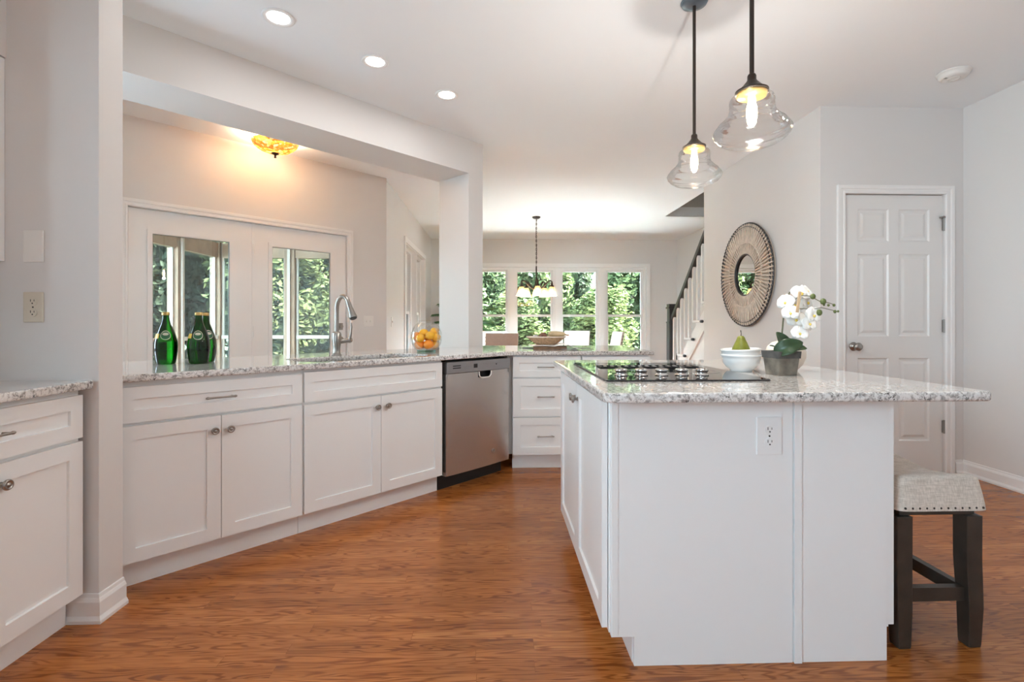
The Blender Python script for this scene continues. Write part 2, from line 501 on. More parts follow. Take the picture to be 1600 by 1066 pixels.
# ------------------------------------------------------------------ mesh builder
class MB:
    def __init__(self):
        self.v = []
        self.f = []
        self.s = []

    def add(self, vs, fs, smooth=False):
        o = len(self.v)
        self.v += [tuple(x) for x in vs]
        self.f += [tuple(i + o for i in f) for f in fs]
        self.s += [smooth] * len(fs)
        return self

    def box(self, x0, x1, y0, y1, z0, z1):
        vs = [(x0, y0, z0), (x1, y0, z0), (x1, y1, z0), (x0, y1, z0), (x0, y0, z1), (x1, y0, z1), (x1, y1, z1), (x0, y1, z1)]
        return self.add(vs, [(0, 3, 2, 1), (4, 5, 6, 7), (0, 1, 5, 4), (1, 2, 6, 5), (2, 3, 7, 6), (3, 0, 4, 7)])

    def beam(self, a, b, wx, wz, up=(0, 0, 1)):
        a = Vector(a); b = Vector(b)
        d = (b - a).normalized()
        u = Vector(up)
        side = d.cross(u)
        if side.length < 1e-5:
            side = d.cross(Vector((0, 1, 0)))
        side.normalize()
        u = side.cross(d).normalized()
        vs = []
        for p in (a, b):
            for sx, sz in ((-1, -1), (1, -1), (1, 1), (-1, 1)):
                vs.append(p + side * (sx * wx / 2) + u * (sz * wz / 2))
        return self.add(vs, [(0, 1, 2, 3), (4, 7, 6, 5), (0, 4, 5, 1), (1, 5, 6, 2), (2, 6, 7, 3), (3, 7, 4, 0)])

    def prism(self, poly, z0, z1):
        n = len(poly)
        vs = [(x, y, z0) for x, y in poly] + [(x, y, z1) for x, y in poly]
        fs = [tuple(range(n - 1, -1, -1)), tuple(range(n, 2 * n))]
        fs += [(i, (i + 1) % n, (i + 1) % n + n, i + n) for i in range(n)]
        return self.add(vs, fs)

    def prism_x(self, poly, x0, x1):      # poly in (y,z)
        n = len(poly)
        vs = [(x0, y, z) for y, z in poly] + [(x1, y, z) for y, z in poly]
        fs = [tuple(range(n - 1, -1, -1)), tuple(range(n, 2 * n))]
        fs += [(i, (i + 1) % n, (i + 1) % n + n, i + n) for i in range(n)]
        return self.add(vs, fs)

    def tube(self, pts, r, n=10, closed=False, smooth=True):
        pts = [Vector(p) for p in pts]
        m = len(pts)
        rs = r if isinstance(r, (list, tuple)) else [r] * m
        vs = []
        prev = None
        for i, p in enumerate(pts):
            if closed:
                d = pts[(i + 1) % m] - pts[i - 1]
            else:
                d = pts[min(i + 1, m - 1)] - pts[max(i - 1, 0)]
            d.normalize()
            if prev is None:
                a = Vector((0, 0, 1)) if abs(d.z) < 0.9 else Vector((1, 0, 0))
                u = (a - d * a.dot(d)).normalized()
            else:
                u = (prev - d * prev.dot(d))
                u = u.normalized() if u.length > 1e-6 else prev
            prev = u
            s2 = d.cross(u)
            for k in range(n):
                a = 2 * PI * k / n
                vs.append(p + (u * math.cos(a) + s2 * math.sin(a)) * rs[i])
        fs = []
        for i in range(m if closed else m - 1):
            j = (i + 1) % m
            for k in range(n):
                k2 = (k + 1) % n
                fs.append((i * n + k, i * n + k2, j * n + k2, j * n + k))
        self.add(vs, fs, smooth)
        if not closed:
            self.add(vs[:n], [tuple(range(n - 1, -1, -1))])
            self.add(vs[-n:], [tuple(range(n))])
        return self

    def lathe(self, prof, n=32, c=(0, 0, 0), smooth=True, M=None, a0=0.0, a1=2 * PI):
        full = abs(a1 - a0 - 2 * PI) < 1e-6
        cnt = n if full else n + 1
        vs = []
        for r, z in prof:
            for k in range(cnt):
                a = a0 + (a1 - a0) * k / n
                p = Vector((r * math.cos(a), r * math.sin(a), z))
                if M is not None:
                    p = M @ p
                vs.append((p.x + c[0], p.y + c[1], p.z + c[2]))
        fs = []
        for i in range(len(prof) - 1):
            for k in range(n):
                k2 = (k + 1) % cnt
                fs.append((i * cnt + k, i * cnt + k2, (i + 1) * cnt + k2, (i + 1) * cnt + k))
        return self.add(vs, fs, smooth)

    def cyl(self, a, b, r, n=20, smooth=True):
        return self.tube([a, b], r, n, smooth=smooth)

    def ball(self, c, r, nu=20, nv=12, M=None):
        rx, ry, rz = r if isinstance(r, (tuple, list)) else (r, r, r)
        prof = []
        vs = [];
        for j in range(nv + 1):
            t = PI * j / nv
            for i in range(nu):
                a = 2 * PI * i / nu
                p = Vector((rx * math.sin(t) * math.cos(a), ry * math.sin(t) * math.sin(a), -rz * math.cos(t)))
                if M is not None:
                    p = M @ p
                vs.append((p.x + c[0], p.y + c[1], p.z + c[2]))
        fs = []
        for j in range(nv):
            for i in range(nu):
                i2 = (i + 1) % nu
                fs.append((j * nu + i, j * nu + i2, (j + 1) * nu + i2, (j + 1) * nu + i))
        return self.add(vs, fs, True)

    def grid(self, fn, nu, nv, smooth=True):
        vs = [fn(i / nu, j / nv) for j in range(nv + 1) for i in range(nu + 1)]
        fs = [(j * (nu + 1) + i, j * (nu + 1) + i + 1, (j + 1) * (nu + 1) + i + 1, (j + 1) * (nu + 1) + i) for j in range(nv) for i in range(nu)]
        return self.add(vs, fs, smooth)

    def slab(self, x0, x1, z0, z1, yf, yb, panels=(), holes=(), prof=((0.0, 0.0), (0.002, 0.009))):
        """upright board, front at yf (facing -y), with recessed panels and through holes (x0,x1,z0,z1)"""
        xs = {x0, x1}; zs = {z0, z1}
        for q in list(panels) + list(holes):
            xs |= {q[0], q[1]}; zs |= {q[2], q[3]}
        xs = sorted(xs); zs = sorted(zs)

        def inside(cx, cz, qs):
            return any(q[0] < cx < q[1] and q[2] < cz < q[3] for q in qs)
        for i in range(len(xs) - 1):
            for j in range(len(zs) - 1):
                a, b, c, d = xs[i], xs[i + 1], zs[j], zs[j + 1]
                cx, cz = (a + b) / 2, (c + d) / 2
                if inside(cx, cz, holes):
                    continue
                if not inside(cx, cz, panels):
                    self.add([(a, yf, c), (b, yf, c), (b, yf, d), (a, yf, d)], [(0, 1, 2, 3)])
                self.add([(a, yb, c), (b, yb, c), (b, yb, d), (a, yb, d)], [(3, 2, 1, 0)])
        for (a, b, c, d) in [(x0, x1, z0, z1)]:
            self.add([(a, yf, c), (b, yf, c), (b, yb, c), (a, yb, c)], [(3, 2, 1, 0)])
            self.add([(a, yf, d), (b, yf, d), (b, yb, d), (a, yb, d)], [(0, 1, 2, 3)])
            self.add([(a, yf, c), (a, yb, c), (a, yb, d), (a, yf, d)], [(3, 2, 1, 0)])
            self.add([(b, yf, c), (b, yb, c), (b, yb, d), (b, yf, d)], [(0, 1, 2, 3)])
        for (a, b, c, d) in holes:
            self.add([(a, yf, c), (b, yf, c), (b, yb, c), (a, yb, c)], [(0, 1, 2, 3)])
            self.add([(a, yf, d), (b, yf, d), (b, yb, d), (a, yb, d)], [(3, 2, 1, 0)])
            self.add([(a, yf, c), (a, yb, c), (a, yb, d), (a, yf, d)], [(0, 1, 2, 3)])
            self.add([(b, yf, c), (b, yb, c), (b, yb, d), (b, yf, d)], [(3, 2, 1, 0)])
        for (a, b, c, d) in panels:
            loops = []
            for (ins, dep) in prof:
                loops.append([(a + ins, yf + dep, c + ins), (b - ins, yf + dep, c + ins), (b - ins, yf + dep, d - ins), (a + ins, yf + dep, d - ins)])
            for k in range(len(loops) - 1):
                for e in range(4):
                    e2 = (e + 1) % 4
                    self.add([loops[k][e], loops[k][e2], loops[k + 1][e2], loops[k + 1][e]], [(0, 1, 2, 3)])
            self.add(loops[-1], [(0, 1, 2, 3)])
        return self

    def sweep(self, path, prof, closed_prof=True):
        """baseboard style: path of (x,y); prof of (offset to the left of travel, z)"""
        n = len(path)
        P = [Vector(p) for p in path]
        rows = []
        for i in range(n):
            def nor(a, b):
                d = (b - a).normalized()
                return Vector((-d.y, d.x))
            if i == 0:
                m = nor(P[0], P[1])
            elif i == n - 1:
                m = nor(P[-2], P[-1])
            else:
                n1 = nor(P[i - 1], P[i]); n2 = nor(P[i], P[i + 1])
                m = (n1 + n2)
                m = m / m.dot(n1) if abs(m.dot(n1)) > 1e-6 else n1
            rows.append([(P[i].x + m.x * o, P[i].y + m.y * o, z) for o, z in prof])
        k = len(prof)
        vs = [p for r in rows for p in r]
        fs = []
        for i in range(n - 1):
            for j in range(k):
                j2 = (j + 1) % k
                fs.append((i * k + j, i * k + j2, (i + 1) * k + j2, (i + 1) * k + j))
        fs.append(tuple(range(k)))
        fs.append(tuple(range((n - 1) * k + k - 1, (n - 1) * k - 1, -1)))
        return self.add(vs, fs)

    def build(self, name, m, parent=None, loc=(0, 0, 0), rotz=0.0, bevel=0.0, seg=2, weld=False, subsurf=0):
        me = bpy.data.meshes.new(name)
        me.from_pydata(self.v, [], self.f)
        me.polygons.foreach_set('use_smooth', self.s)
        bm = bmesh.new()
        bm.from_mesh(me)
        if weld or bevel:
            bmesh.ops.remove_doubles(bm, verts=bm.verts, dist=1e-5)
        bmesh.ops.recalc_face_normals(bm, faces=bm.faces)
        bm.to_mesh(me)
        bm.free()
        me.materials.append(m)
        o = bpy.data.objects.new(name, me)
        o.location = loc
        o.rotation_euler = (0, 0, rotz)
        if parent is not None:
            o.parent = parent
        C.objects.link(o)
        if bevel:
            b = o.modifiers.new('bevel', 'BEVEL')
            b.width = bevel
            b.segments = seg
            b.limit_method = 'ANGLE'
            b.angle_limit = math.radians(40)
        if subsurf:
            q = o.modifiers.new('subd', 'SUBSURF')
            q.levels = subsurf
            q.render_levels = subsurf
        return o


def tag(o, label=None, cat=None, group=None, kind=None):
    if label: o['label'] = label
    if cat: o['category'] = cat
    if group: o['group'] = group
    if kind: o['kind'] = kind
    return o


def thing(name, label, cat, loc=(0, 0, 0), rotz=0.0, group=None):
    o = bpy.data.objects.new(name, None)
    o.empty_display_size = 0.1
    o.location = loc
    o.rotation_euler = (0, 0, rotz)
    C.objects.link(o)
    return tag(o, label, cat, group, 'thing')


def struct(o, label=None, cat=None):
    return tag(o, label, cat, kind='structure')


def copy_tree(o, parent=None):
    c = o.copy()
    C.objects.link(c)
    if parent is not None:
        c.parent = parent
    for ch in list(o.children):
        copy_tree(ch, c)
    return c


def st(s, t):
    return ((s + t) / R2, (s - t) / R2)


CEIL = 2.743
D45 = PI / 4

# ------------------------------------------------------------------ setting: floor, ceiling, walls
struct(MB().box(-4.2, 3.62, -3.1, 9.63, -0.12, 0.0).build('floor', M_floor), 'glossy reddish oak strip floor through the kitchen', 'floor')

cm = MB()
cm.prism([(-2.3, -3.1), (2.555, -3.1), (2.555, 9.63), (-1.36, 9.63), (-1.36, 5.60), st(-0.35, -4.93), (-3.30, 2.05), (-2.3, 2.05)], CEIL, CEIL + 0.14)
cm.box(2.555, 3.62, -3.1, 4.2, CEIL, CEIL + 0.14)
cm.box(2.555, 3.62, 7.407, 9.63, CEIL, CEIL + 0.14)
struct(cm.build('ceiling', M_ceil), 'flat white ceiling over kitchen and dining room', 'ceiling')

struct(MB().slab(-3.1, 1.93, 0, CEIL, 0, 0.12, holes=[(-2.0, -0.8, 1.05, 2.15)]).build('wall_left', M_wall, loc=(-2.18, 0, 0), rotz=PI / 2), 'grey wall behind the cabinets at the left edge', 'wall')  # unseen opening added behind the viewpoint to let sky light in
struct(MB().box(-3.30, -1.505, 1.93, 2.05, 0, CEIL).build('wall_front', M_wall), 'short grey wall end with switch plate and outlet at left', 'wall')
struct(MB().slab(2.05, 3.62, 0, CEIL, 0, 0.12, holes=[(2.40, 2.66, 0.9, 2.0)]).build('wall_nook', M_wall, loc=(-3.18, 0, 0), rotz=PI / 2), 'side wall of the breakfast nook with an unseen opening added for daylight', 'wall')  # hidden opening added so sky light brightens the nook
struct(MB().box(-2.18, -1.845, -0.4, 1.93, 2.13, CEIL).build('wall_soffit', M_wall), 'soffit above the wall cabinet at left edge', 'wall')

# diagonal partition: half wall, end post and header beam
pw = MB()
pw.prism([st(0.06, -3.27), st(2.92, -3.27), st(2.92, -3.42), st(0.06, -3.42)], 0, 0.88)
pw.prism([st(2.92, -3.26), st(3.09, -3.26), st(3.09, -3.67), st(2.92, -3.67)], 0, 2.45)
pw.prism([st(-0.27, -3.26), st(3.09, -3.26), st(3.09, -3.67), st(0.10, -3.67)], 2.45, CEIL)
struct(pw.build('wall_partition', M_wall), 'diagonal header beam and square post around the pass-through', 'wall')

# french door wall (diagonal), opening for the double door
FR = st(0.0, -4.80)
fw = MB().slab(-0.10, 3.075, 0, CEIL, 0, 0.13, holes=[(0.765, 2.603, 0.0, 2.040)])
struct(fw.build('wall_french', M_wall, loc=(FR[0], FR[1], 0), rotz=D45), 'diagonal grey wall holding the double glass doors', 'wall')

# dining room left wall with two windows.  local x -> +y, front faces +x
dw_ = MB().slab(5.555, 9.51, 0, CEIL, 0, 0.12, holes=[(6.79, 8.63, 0.42, 2.235)])
struct(dw_.build('wall_dining', M_wall, loc=(-1.24, 0, 0), rotz=PI / 2), 'white dining room side wall with two windows', 'wall')

bw = MB().slab(-1.36, 3.62, 0, CEIL, 0, 0.12, holes=[(-0.555, 2.905, 0.42, 2.205)])
struct(bw.build('wall_back', M_wall, loc=(0, 9.51, 0)), 'far dining room wall with the row of four windows', 'wall')

rw = MB().slab(-9.51, 3.1, 0, CEIL, 0, 0.12, holes=[(-8.30, -7.75, 1.42, 2.16)])
struct(rw.build('wall_right', M_wall, loc=(3.505, 0, 0), rotz=-PI / 2), 'plain grey wall on the right', 'wall')

pn = MB().slab(2.41, 3.505, 0, CEIL, 0, 0.12, holes=[(2.592, 3.363, 0.0, 2.094)])
struct(pn.build('wall_pantry', M_wall, loc=(0, 3.61, 0)), 'grey wall around the six panel door', 'wall')
struct(MB().box(2.41, 2.53, 3.73, 5.675, 0, CEIL).build('wall_mirror', M_wall), 'pale wall with the round mirror', 'wall')
struct(MB().slab(-2.30, 3.62, 0, CEIL, 0, 0.12).build('wall_rear', M_wall, loc=(0, -3.1, 0)), 'plain wall behind the viewpoint', 'wall')

sw = MB()
sw.box(2.47, 2.555, 4.1, 7.50, CEIL + 0.14, 4.9)
sw.box(3.5055, 3.62, 4.2, 7.407, CEIL, CEIL + 0.15)
sw.box(3.505, 3.62, 4.1, 7.50, CEIL + 0.14, 4.9)
sw.box(2.47, 3.62, 7.408, 7.50, CEIL + 0.14, 4.9)
sw.box(2.47, 3.62, 4.1, 4.2, CEIL + 0.14, 4.9)
sw.box(2.47, 3.62, 4.1, 7.50, 4.9, 5.0)
struct(sw.build('wall_stairwell', M_dim), 'shade-toned inside of the stairwell opening in the ceiling', 'wall')
struct(MB().box(2.5555, 3.504, 7.4075, 7.43, CEIL, CEIL + 0.14).build('trim_1', M_dim), 'shade-toned edge of the stairwell opening', 'trim')

# baseboards
BB = [(0.0, 0.0), (0.022, 0.0), (0.022, 0.012), (0.014, 0.026), (0.014, 0.078), (0.010, 0.088), (0.007, 0.092), (0.005, 0.104), (0.0, 0.106)]
struct(MB().sweep([(-1.505, 2.052), (-1.505, 1.93), (-1.625, 1.93)][::-1], [(-o, z) for o, z in BB]).build('baseboard_left', M_trim), 'white baseboard wrapping the grey wall end', 'baseboard')
struct(MB().sweep([(3.505, 3.61), (3.505, -3.0)], [(-o, z) for o, z in BB]).build('baseboard_right', M_trim), 'white baseboard along the right wall', 'baseboard')
bbp = MB()
bbp.sweep([(3.436, 3.61), (3.49, 3.61)], [(-o, z) for o, z in BB])
bbp.sweep([(2.41, 5.675), (2.41, 3.61), (2.554, 3.61)], [(-o, z) for o, z in BB])
struct(bbp.build('baseboard_pantry', M_trim), 'white baseboard at the pantry wall', 'baseboard')
struct(MB().sweep([(-1.24, 9.50), (2.9, 9.51)], [(-o, z) for o, z in BB]).build('baseboard_back', M_trim), 'white baseboard along the far wall', 'baseboard')


# ------------------------------------------------------------------ windows
def window(idx, width, height, loc, rotz, label, vis_latch=True):
    """double hung unit, local x across, front (room side) at -y, origin at lower left"""
    f = MB()
    f.slab(0, width, 0, height, -0.012, 0.10, holes=[(0.045, width - 0.045, 0.05, height - 0.045)])
    o = f.build('window_%d' % idx, M_trim, loc=loc, rotz=rotz)
    struct(o, label, 'window')
    mid = height * 0.472
    u = MB().slab(0.046, width - 0.046, mid - 0.005, height - 0.046, 0.045, 0.075, holes=[(0.082, width - 0.082, mid + 0.030, height - 0.080)])
    u.build('upper_sash', M_trim, o)
    lo = MB().slab(0.046, width - 0.046, 0.051, mid + 0.032, 0.012, 0.044, holes=[(0.085, width - 0.085, 0.10, mid - 0.012)])
    lo.build('lower_sash', M_trim, o)
    MB().box(0.080, width - 0.080, 0.058, 0.062, mid + 0.028, height - 0.078).build('upper_pane', M_glass_pane, o)
    MB().box(0.083, width - 0.083, 0.026, 0.030, 0.098, mid - 0.010).build('lower_pane', M_glass_pane, o)
    if vis_latch:
        MB().box(width / 2 - 0.03, width / 2 + 0.03, 0.014, 0.04, mid + 0.033, mid + 0.047).build('sash_latch', M_bronze, o)
    return o


x0s = [-0.54, 0.331, 1.209, 2.087]
names = ['leftmost dining window half hidden by the post', 'dining window behind the lit chandelier', 'dining window right of the chandelier', 'rightmost dining window beside the grey wall strip']
for i, x0 in enumerate(x0s):
    window(1 + i, 0.805, 1.765, (x0, 9.522, 0.43), 0.0, 'white double hung ' + names[i])
cs = MB()
cs.slab(-0.625, 2.975, 0.335, 2.275, -0.02, 0.0, holes=[(-0.553, 2.903, 0.424, 2.203)])
for k in range(3):
    xa = x0s[k] + 0.805
    cs.box(xa, x0s[k + 1], -0.016, 0.10, 0.43, 2.195)
cs.box(-0.66, 3.01, -0.06, 0.0, 0.385, 0.425)
struct(cs.build('trim_2', M_trim, loc=(0, 9.51, 0)), 'white casing and mullions of the dining windows', 'trim')

for i, y0 in enumerate((6.80, 7.72)):
    window(5 + i, 0.90, 1.795, (-1.318, y0, 0.43), PI / 2, 'white double hung window in the side wall, %s' % ('nearer the glass doors' if i == 0 else 'nearer the far corner'))
cs = MB().slab(6.72, 8.70, 0.335, 2.305, -0.02, 0.0, holes=[(6.792, 8.628, 0.424, 2.233)])
cs.box(7.70, 7.72, -0.016, 0.12, 0.43, 2.225)
cs.slab(6.791, 8.629, 0.423, 2.234, 0.0, 0.066, holes=[(6.801, 8.619, 0.433, 2.224)])
struct(cs.build('trim_3', M_trim, loc=(-1.24, 0, 0), rotz=PI / 2), 'white casing around the side wall windows', 'trim')
window(7, 0.54, 0.73, (3.517, 8.295, 1.425), -PI / 2, 'small window glimpsed behind the stair balusters', False)


# ------------------------------------------------------------------ doors
# pantry door
pd = MB()
prof6 = ((0.0, 0.0), (0.010, 0.009), (0.026, 0.010), (0.045, 0.003))
px = [(2.704, 2.943), (3.020, 3.257)]
pz_ = [(0.245, 0.868), (1.030, 1.648), (1.742, 1.986)]
pd.slab(2.597, 3.358, 0.012, 2.089, 0.016, 0.052, panels=[(a, b, c, d) for (a, b) in px for (c, d) in pz_], prof=prof6)
door1 = struct(pd.build('door_1', M_door, loc=(0, 3.61, 0)), 'closed white six panel door with a nickel knob', 'door')
kb = MB()
Mk = Matrix.Rotation(PI / 2, 3, 'X')
kb.lathe([(0.0, -0.002), (0.031, -0.002), (0.033, 0.004), (0.026, 0.010), (0.012, 0.013), (0.011, 0.032), (0.018, 0.038), (0.029, 0.046), (0.031, 0.056), (0.025, 0.066), (0.010, 0.071), (0.0, 0.071)], 28, (2.671, 0.016, 0.955), M=Mk)
kb.build('door_knob', M_nickel, door1)
for z in (1.872, 1.108, 0.352):
    h = MB()
    h.box(3.352, 3.372, 0.004, 0.0155, z - 0.046, z + 0.046)
    h.cyl((3.361, 0.006, z - 0.05), (3.361, 0.006, z + 0.05), 0.0065, 12)
    if z > 1.8:
        h.box(3.325, 3.40, -0.006, 0.006, z + 0.046, z + 0.056)
        h.cyl((3.33, -0.03, z + 0.05), (3.33, 0.006, z + 0.05), 0.006, 10)
    h.build('door_hinge', M_hinge, door1)
MB().box(2.5935, 2.5966, 0.012, 0.030, 0.925, 0.985).build('strike_plate', M_hinge, door1)


def casing(mb, x0, x1, z1, wd=0.062, yf=0.0, gapw=0.0):
    """stepped door casing around an opening"""
    k = wd / 0.062
    prof = [(0, 0), (0, 0.011), (0.003, 0.0145), (0.014, 0.015), (0.018, 0.011), (0.034, 0.0115), (0.036, 0.018), (0.059, 0.0195), (0.062, 0.018), (0.062, 0)]
    t = MB().sweep([(x0, 0), (x0, z1), (x1, z1), (x1, 0)], [(o * k, d) for o, d in prof])
    mb.add([(a, yf - c, b) for a, b, c in t.v], t.f)


tc_ = MB()
casing(tc_, 2.594, 3.362, 2.094)
tc_.box(2.5922, 2.5935, 0, 0.118, 0, 2.093); tc_.box(3.3605, 3.3628, 0.016, 0.118, 0, 2.093)
struct(tc_.build('trim_4', M_trim, loc=(0, 3.61, 0)), 'white stepped casing of the six panel door', 'trim')

# french doors: local frame of the diagonal wall
for i, (a, b, g0, g1, lab) in enumerate(((0.772, 1.676, 0.928, 1.488, 'left leaf of the white double glass door behind the green bottles'), (1.703, 2.597, 1.852, 2.424, 'right leaf of the white double glass door behind the faucet'))):
    m_ = MB()
    m_.slab(a, b, 0.012, 2.034, 0.018, 0.060, holes=[(g0 - 0.02, g1 + 0.02, 0.24, 1.866)])
    d_ = struct(m_.build('door_%d' % (2 + i), M_trim, loc=(FR[0], FR[1], 0), rotz=D45), lab, 'door')
    t_ = MB()
    t_.slab(g0 - 0.034, g1 + 0.034, 0.226, 1.880, 0.009, 0.0175, holes=[(g0, g1, 0.26, 1.846)])
    t_.build('glass_frame', M_trim, d_)
    MB().box(g0 - 0.018, g1 + 0.018, 0.036, 0.041, 0.243, 1.863).build('glass_pane', M_glass_pane, d_)
    MB().slab(g0 - 0.0195, g1 + 0.0195, 0.2405, 1.8655, 0.019, 0.0345, holes=[(g0 + 0.004, g1 - 0.004, 0.264, 1.842)]).build('glass_seal', M_seal, d_)
    if i == 1:
        for z in (1.80, 1.05, 0.25):
            MB().cyl((1.6895, 0.012, z - 0.05), (1.6895, 0.012, z + 0.05), 0.006, 10).build('door_hinge', M_trim, d_)
        lk = MB()
        lk.box(2.50, 2.56, 0.010, 0.0175, 1.06, 1.13)
        lk.cyl((2.53, 0.014, 1.095), (2.53, -0.02, 1.095), 0.02, 16)
        lk.build('deadbolt', M_nickel, d_)
        hd = MB()
        hd.cyl((2.53, 0.0175, 0.965), (2.53, -0.01, 0.965), 0.026, 18)
        hd.tube([(2.53, -0.02, 0.965), (2.53, -0.045, 0.965), (2.48, -0.05, 0.965), (2.43, -0.045, 0.96)], 0.009, 10)
        hd.build('door_handle', M_nickel, d_)
fc = MB()
casing(fc, 0.766, 2.602, 2.040, 0.060)
fc.box(1.6765, 1.7025, 0.013, 0.062, 0.0, 2.036)
fc.box(0.7655, 0.7705, 0.05, 0.12, 0, 2.039); fc.box(2.5985, 2.6025, 0.05, 0.12, 0, 2.039)
struct(fc.build('trim_5', M_trim, loc=(FR[0], FR[1], 0), rotz=D45), 'white casing and centre post of the glass doors', 'trim')


# ------------------------------------------------------------------ cabinets
SH = ((0.0, 0.0), (0.0015, 0.009))


def knob_mb(x, z, yf):
    k = MB()
    k.lathe([(0.0, 0.0), (0.009, 0.0), (0.0065, 0.004), (0.006, 0.012), (0.010, 0.015), (0.0165, 0.018), (0.0175, 0.022), (0.0155, 0.026), (0.011, 0.0265), (0.0105, 0.0245), (0.006, 0.025), (0.004, 0.028), (0.0, 0.029)], 20, (x, yf, z), M=Matrix.Rotation(PI / 2, 3, 'X'))
    return k


def pull_mb(x, z, yf, half=0.058):
    k = MB()
    for s in (-1, 1):
        k.cyl((x + s * half * 0.86, yf, z), (x + s * half * 0.86, yf - 0.024, z), 0.0042, 10)
        k.ball((x + s * half, yf - 0.025, z), (0.009, 0.006, 0.006), 10, 6)
    k.tube([(x - half, yf - 0.025, z), (x - half * 0.4, yf - 0.026, z), (x + half * 0.4, yf - 0.026, z), (x + half, yf - 0.025, z)], [0.005, 0.0042, 0.0042, 0.005], 10)
    return k


def cabinet(name, label, cat, loc, rotz, width, depth, fronts, top=0.884, toe=0.045, toeh=0.112, group=None):
    r = thing(name, label, cat, loc, rotz, group)
    if name == 'sink_cabinet':
        hc = MB().box(0, width, 0.0, depth, toeh, 0.685)
        hc.box(0, width, 0.0, 0.018, 0.685, top - 0.001).box(0, 0.018, 0.018, depth, 0.685, top - 0.001).box(width - 0.018, width, 0.018, depth, 0.685, top - 0.001)
        hc.build('carcass', M_cab, r)
    else:
        MB().box(0, width, 0.0, depth, toeh, top - 0.001).build('carcass', M_cab, r)
    MB().box(0, width, toe, toe + 0.018, 0.0, toeh - 0.001).build('toe_kick', M_cab, r)
    for fr in fronts:
        kind, x0, x1, z0, z1, hw = fr[:6]
        fwd = fr[6] if len(fr) > 6 else 0.058
        s = MB().slab(x0, x1, z0, z1, -0.020, -0.0015, panels=[(x0 + fwd, x1 - fwd, z0 + fwd, z1 - fwd)], prof=SH)
        p = s.build(kind, M_cab, r)
        if hw:
            for (hk, hx, hz) in hw:
                if hk == 'knob':
                    knob_mb(hx, hz, -0.020).build('knob', M_nickel, p)
                else:
                    pull_mb(hx, hz, -0.020).build('pull', M_nickel, p)
    return r


# left wall run (faces +x)
cabinet('base_cabinet', 'white shaker base cabinet at the left edge, one door in view', 'cabinet', (-1.563, 1.17, 0), PI / 2, 0.737, 0.60,
        [('drawer_front', 0.03, 0.734, 0.704, 0.862, [('pull', 0.382, 0.785)], 0.052),
         ('door', 0.03, 0.380, 0.118, 0.690, [('knob', 0.345, 0.625)]),
         ('door', 0.384, 0.734, 0.118, 0.690, [('knob', 0.427, 0.625)])])
# diagonal run
BF = -2.615


def stl(s):
    p = st(s, BF)
    return (p[0], p[1], 0)


cabinet('base_cabinet', 'white shaker base cabinet below the green bottles, with wide drawer', 'cabinet', stl(0.378), D45, 0.777, 0.60,
        [('drawer_front', 0.006, 0.774, 0.709, 0.860, [('pull', 0.385, 0.784)], 0.052),
         ('door', 0.006, 0.3885, 0.118, 0.695, [('knob', 0.3595, 0.629)]),
         ('door', 0.3915, 0.774, 0.118, 0.695, [('knob', 0.4255, 0.629)])])
cabinet('sink_cabinet', 'white shaker sink cabinet under the faucet, left of the dishwasher', 'cabinet', stl(1.157), D45, 0.939, 0.60,
        [('false_drawer_front', 0.007, 0.932, 0.709, 0.868, None, 0.052),
         ('door', 0.007, 0.468, 0.118, 0.695, [('knob', 0.440, 0.632)]),
         ('door', 0.471, 0.932, 0.118, 0.695, [('knob', 0.511, 0.634)])])
# peninsula (faces -y)
cabinet('drawer_cabinet', 'white three drawer cabinet right of the stainless dishwasher', 'cabinet', (0.1265, 3.825, 0), 0.0, 0.531, 0.60,
        [('drawer_front', 0.004, 0.528, 0.714, 0.872, [('pull', 0.255, 0.793)], 0.048),
         ('drawer_front', 0.004, 0.528, 0.412, 0.703, [('pull', 0.255, 0.565)], 0.058),
         ('drawer_front', 0.004, 0.528, 0.117, 0.403, [('pull', 0.255, 0.262)], 0.058)])
cabinet('base_cabinet', 'white peninsula cabinet mostly hidden behind the island counter', 'cabinet', (0.660, 3.825, 0), 0.0, 0.527, 0.60,
        [('drawer_front', 0.004, 0.523, 0.714, 0.872, [('pull', 0.262, 0.793)], 0.048),
         ('door', 0.004, 0.262, 0.117, 0.703, [('knob', 0.235, 0.64)]),
         ('door', 0.265, 0.523, 0.117, 0.703, [('knob', 0.292, 0.64)])])

dcab = bpy.data.objects['drawer_cabinet']
MB().box(-0.040, -0.001, 0.030, 0.600, 0.112, 0.882).build('corner_light_block', M_cab, dcab)  # added to stop light leaking past the dishwasher corner
MB().box(-0.16, 1.06, 0.602, 0.620, 0.0, 0.882).build('back_panel', M_cab, dcab)  # unseen panel added to block light from behind the peninsula
# island: left cabinet faces -x, right cabinet faces +x, applied end panels face the camera
isl = thing('island_cabinet', 'white kitchen island cabinet with plain end panel and outlet', 'cabinet', (0.375, 1.62, 0))
MB().prism_x([(0.02, 0.100), (1.10, 0.100), (1.10, 0.883), (0.02, 0.883)], 0.0, 0.612).build('carcass', M_cab, isl)
MB().prism([(0.078, 0.02), (0.612, 0.02), (0.612, 1.10), (0.078, 1.10)], 0.0, 0.0995).build('toe_kick', M_cab, isl)
ep = MB()
ep.add(*(lambda poly, y0, y1: ([(x, y0, z) for x, z in poly] + [(x, y1, z) for x, z in poly],
       [tuple(range(len(poly))), tuple(range(2 * len(poly) - 1, len(poly) - 1, -1))] + [(i, (i + 1) % len(poly), (i + 1) % len(poly) + len(poly), i + len(poly)) for i in range(len(poly))]))(
       [(0.004, 0.096), (0.080, 0.096), (0.080, 0.0), (0.612, 0.0), (0.612, 0.883), (0.004, 0.883)], 0.0, 0.0195))
ep.build('end_panel', M_cab, isl)
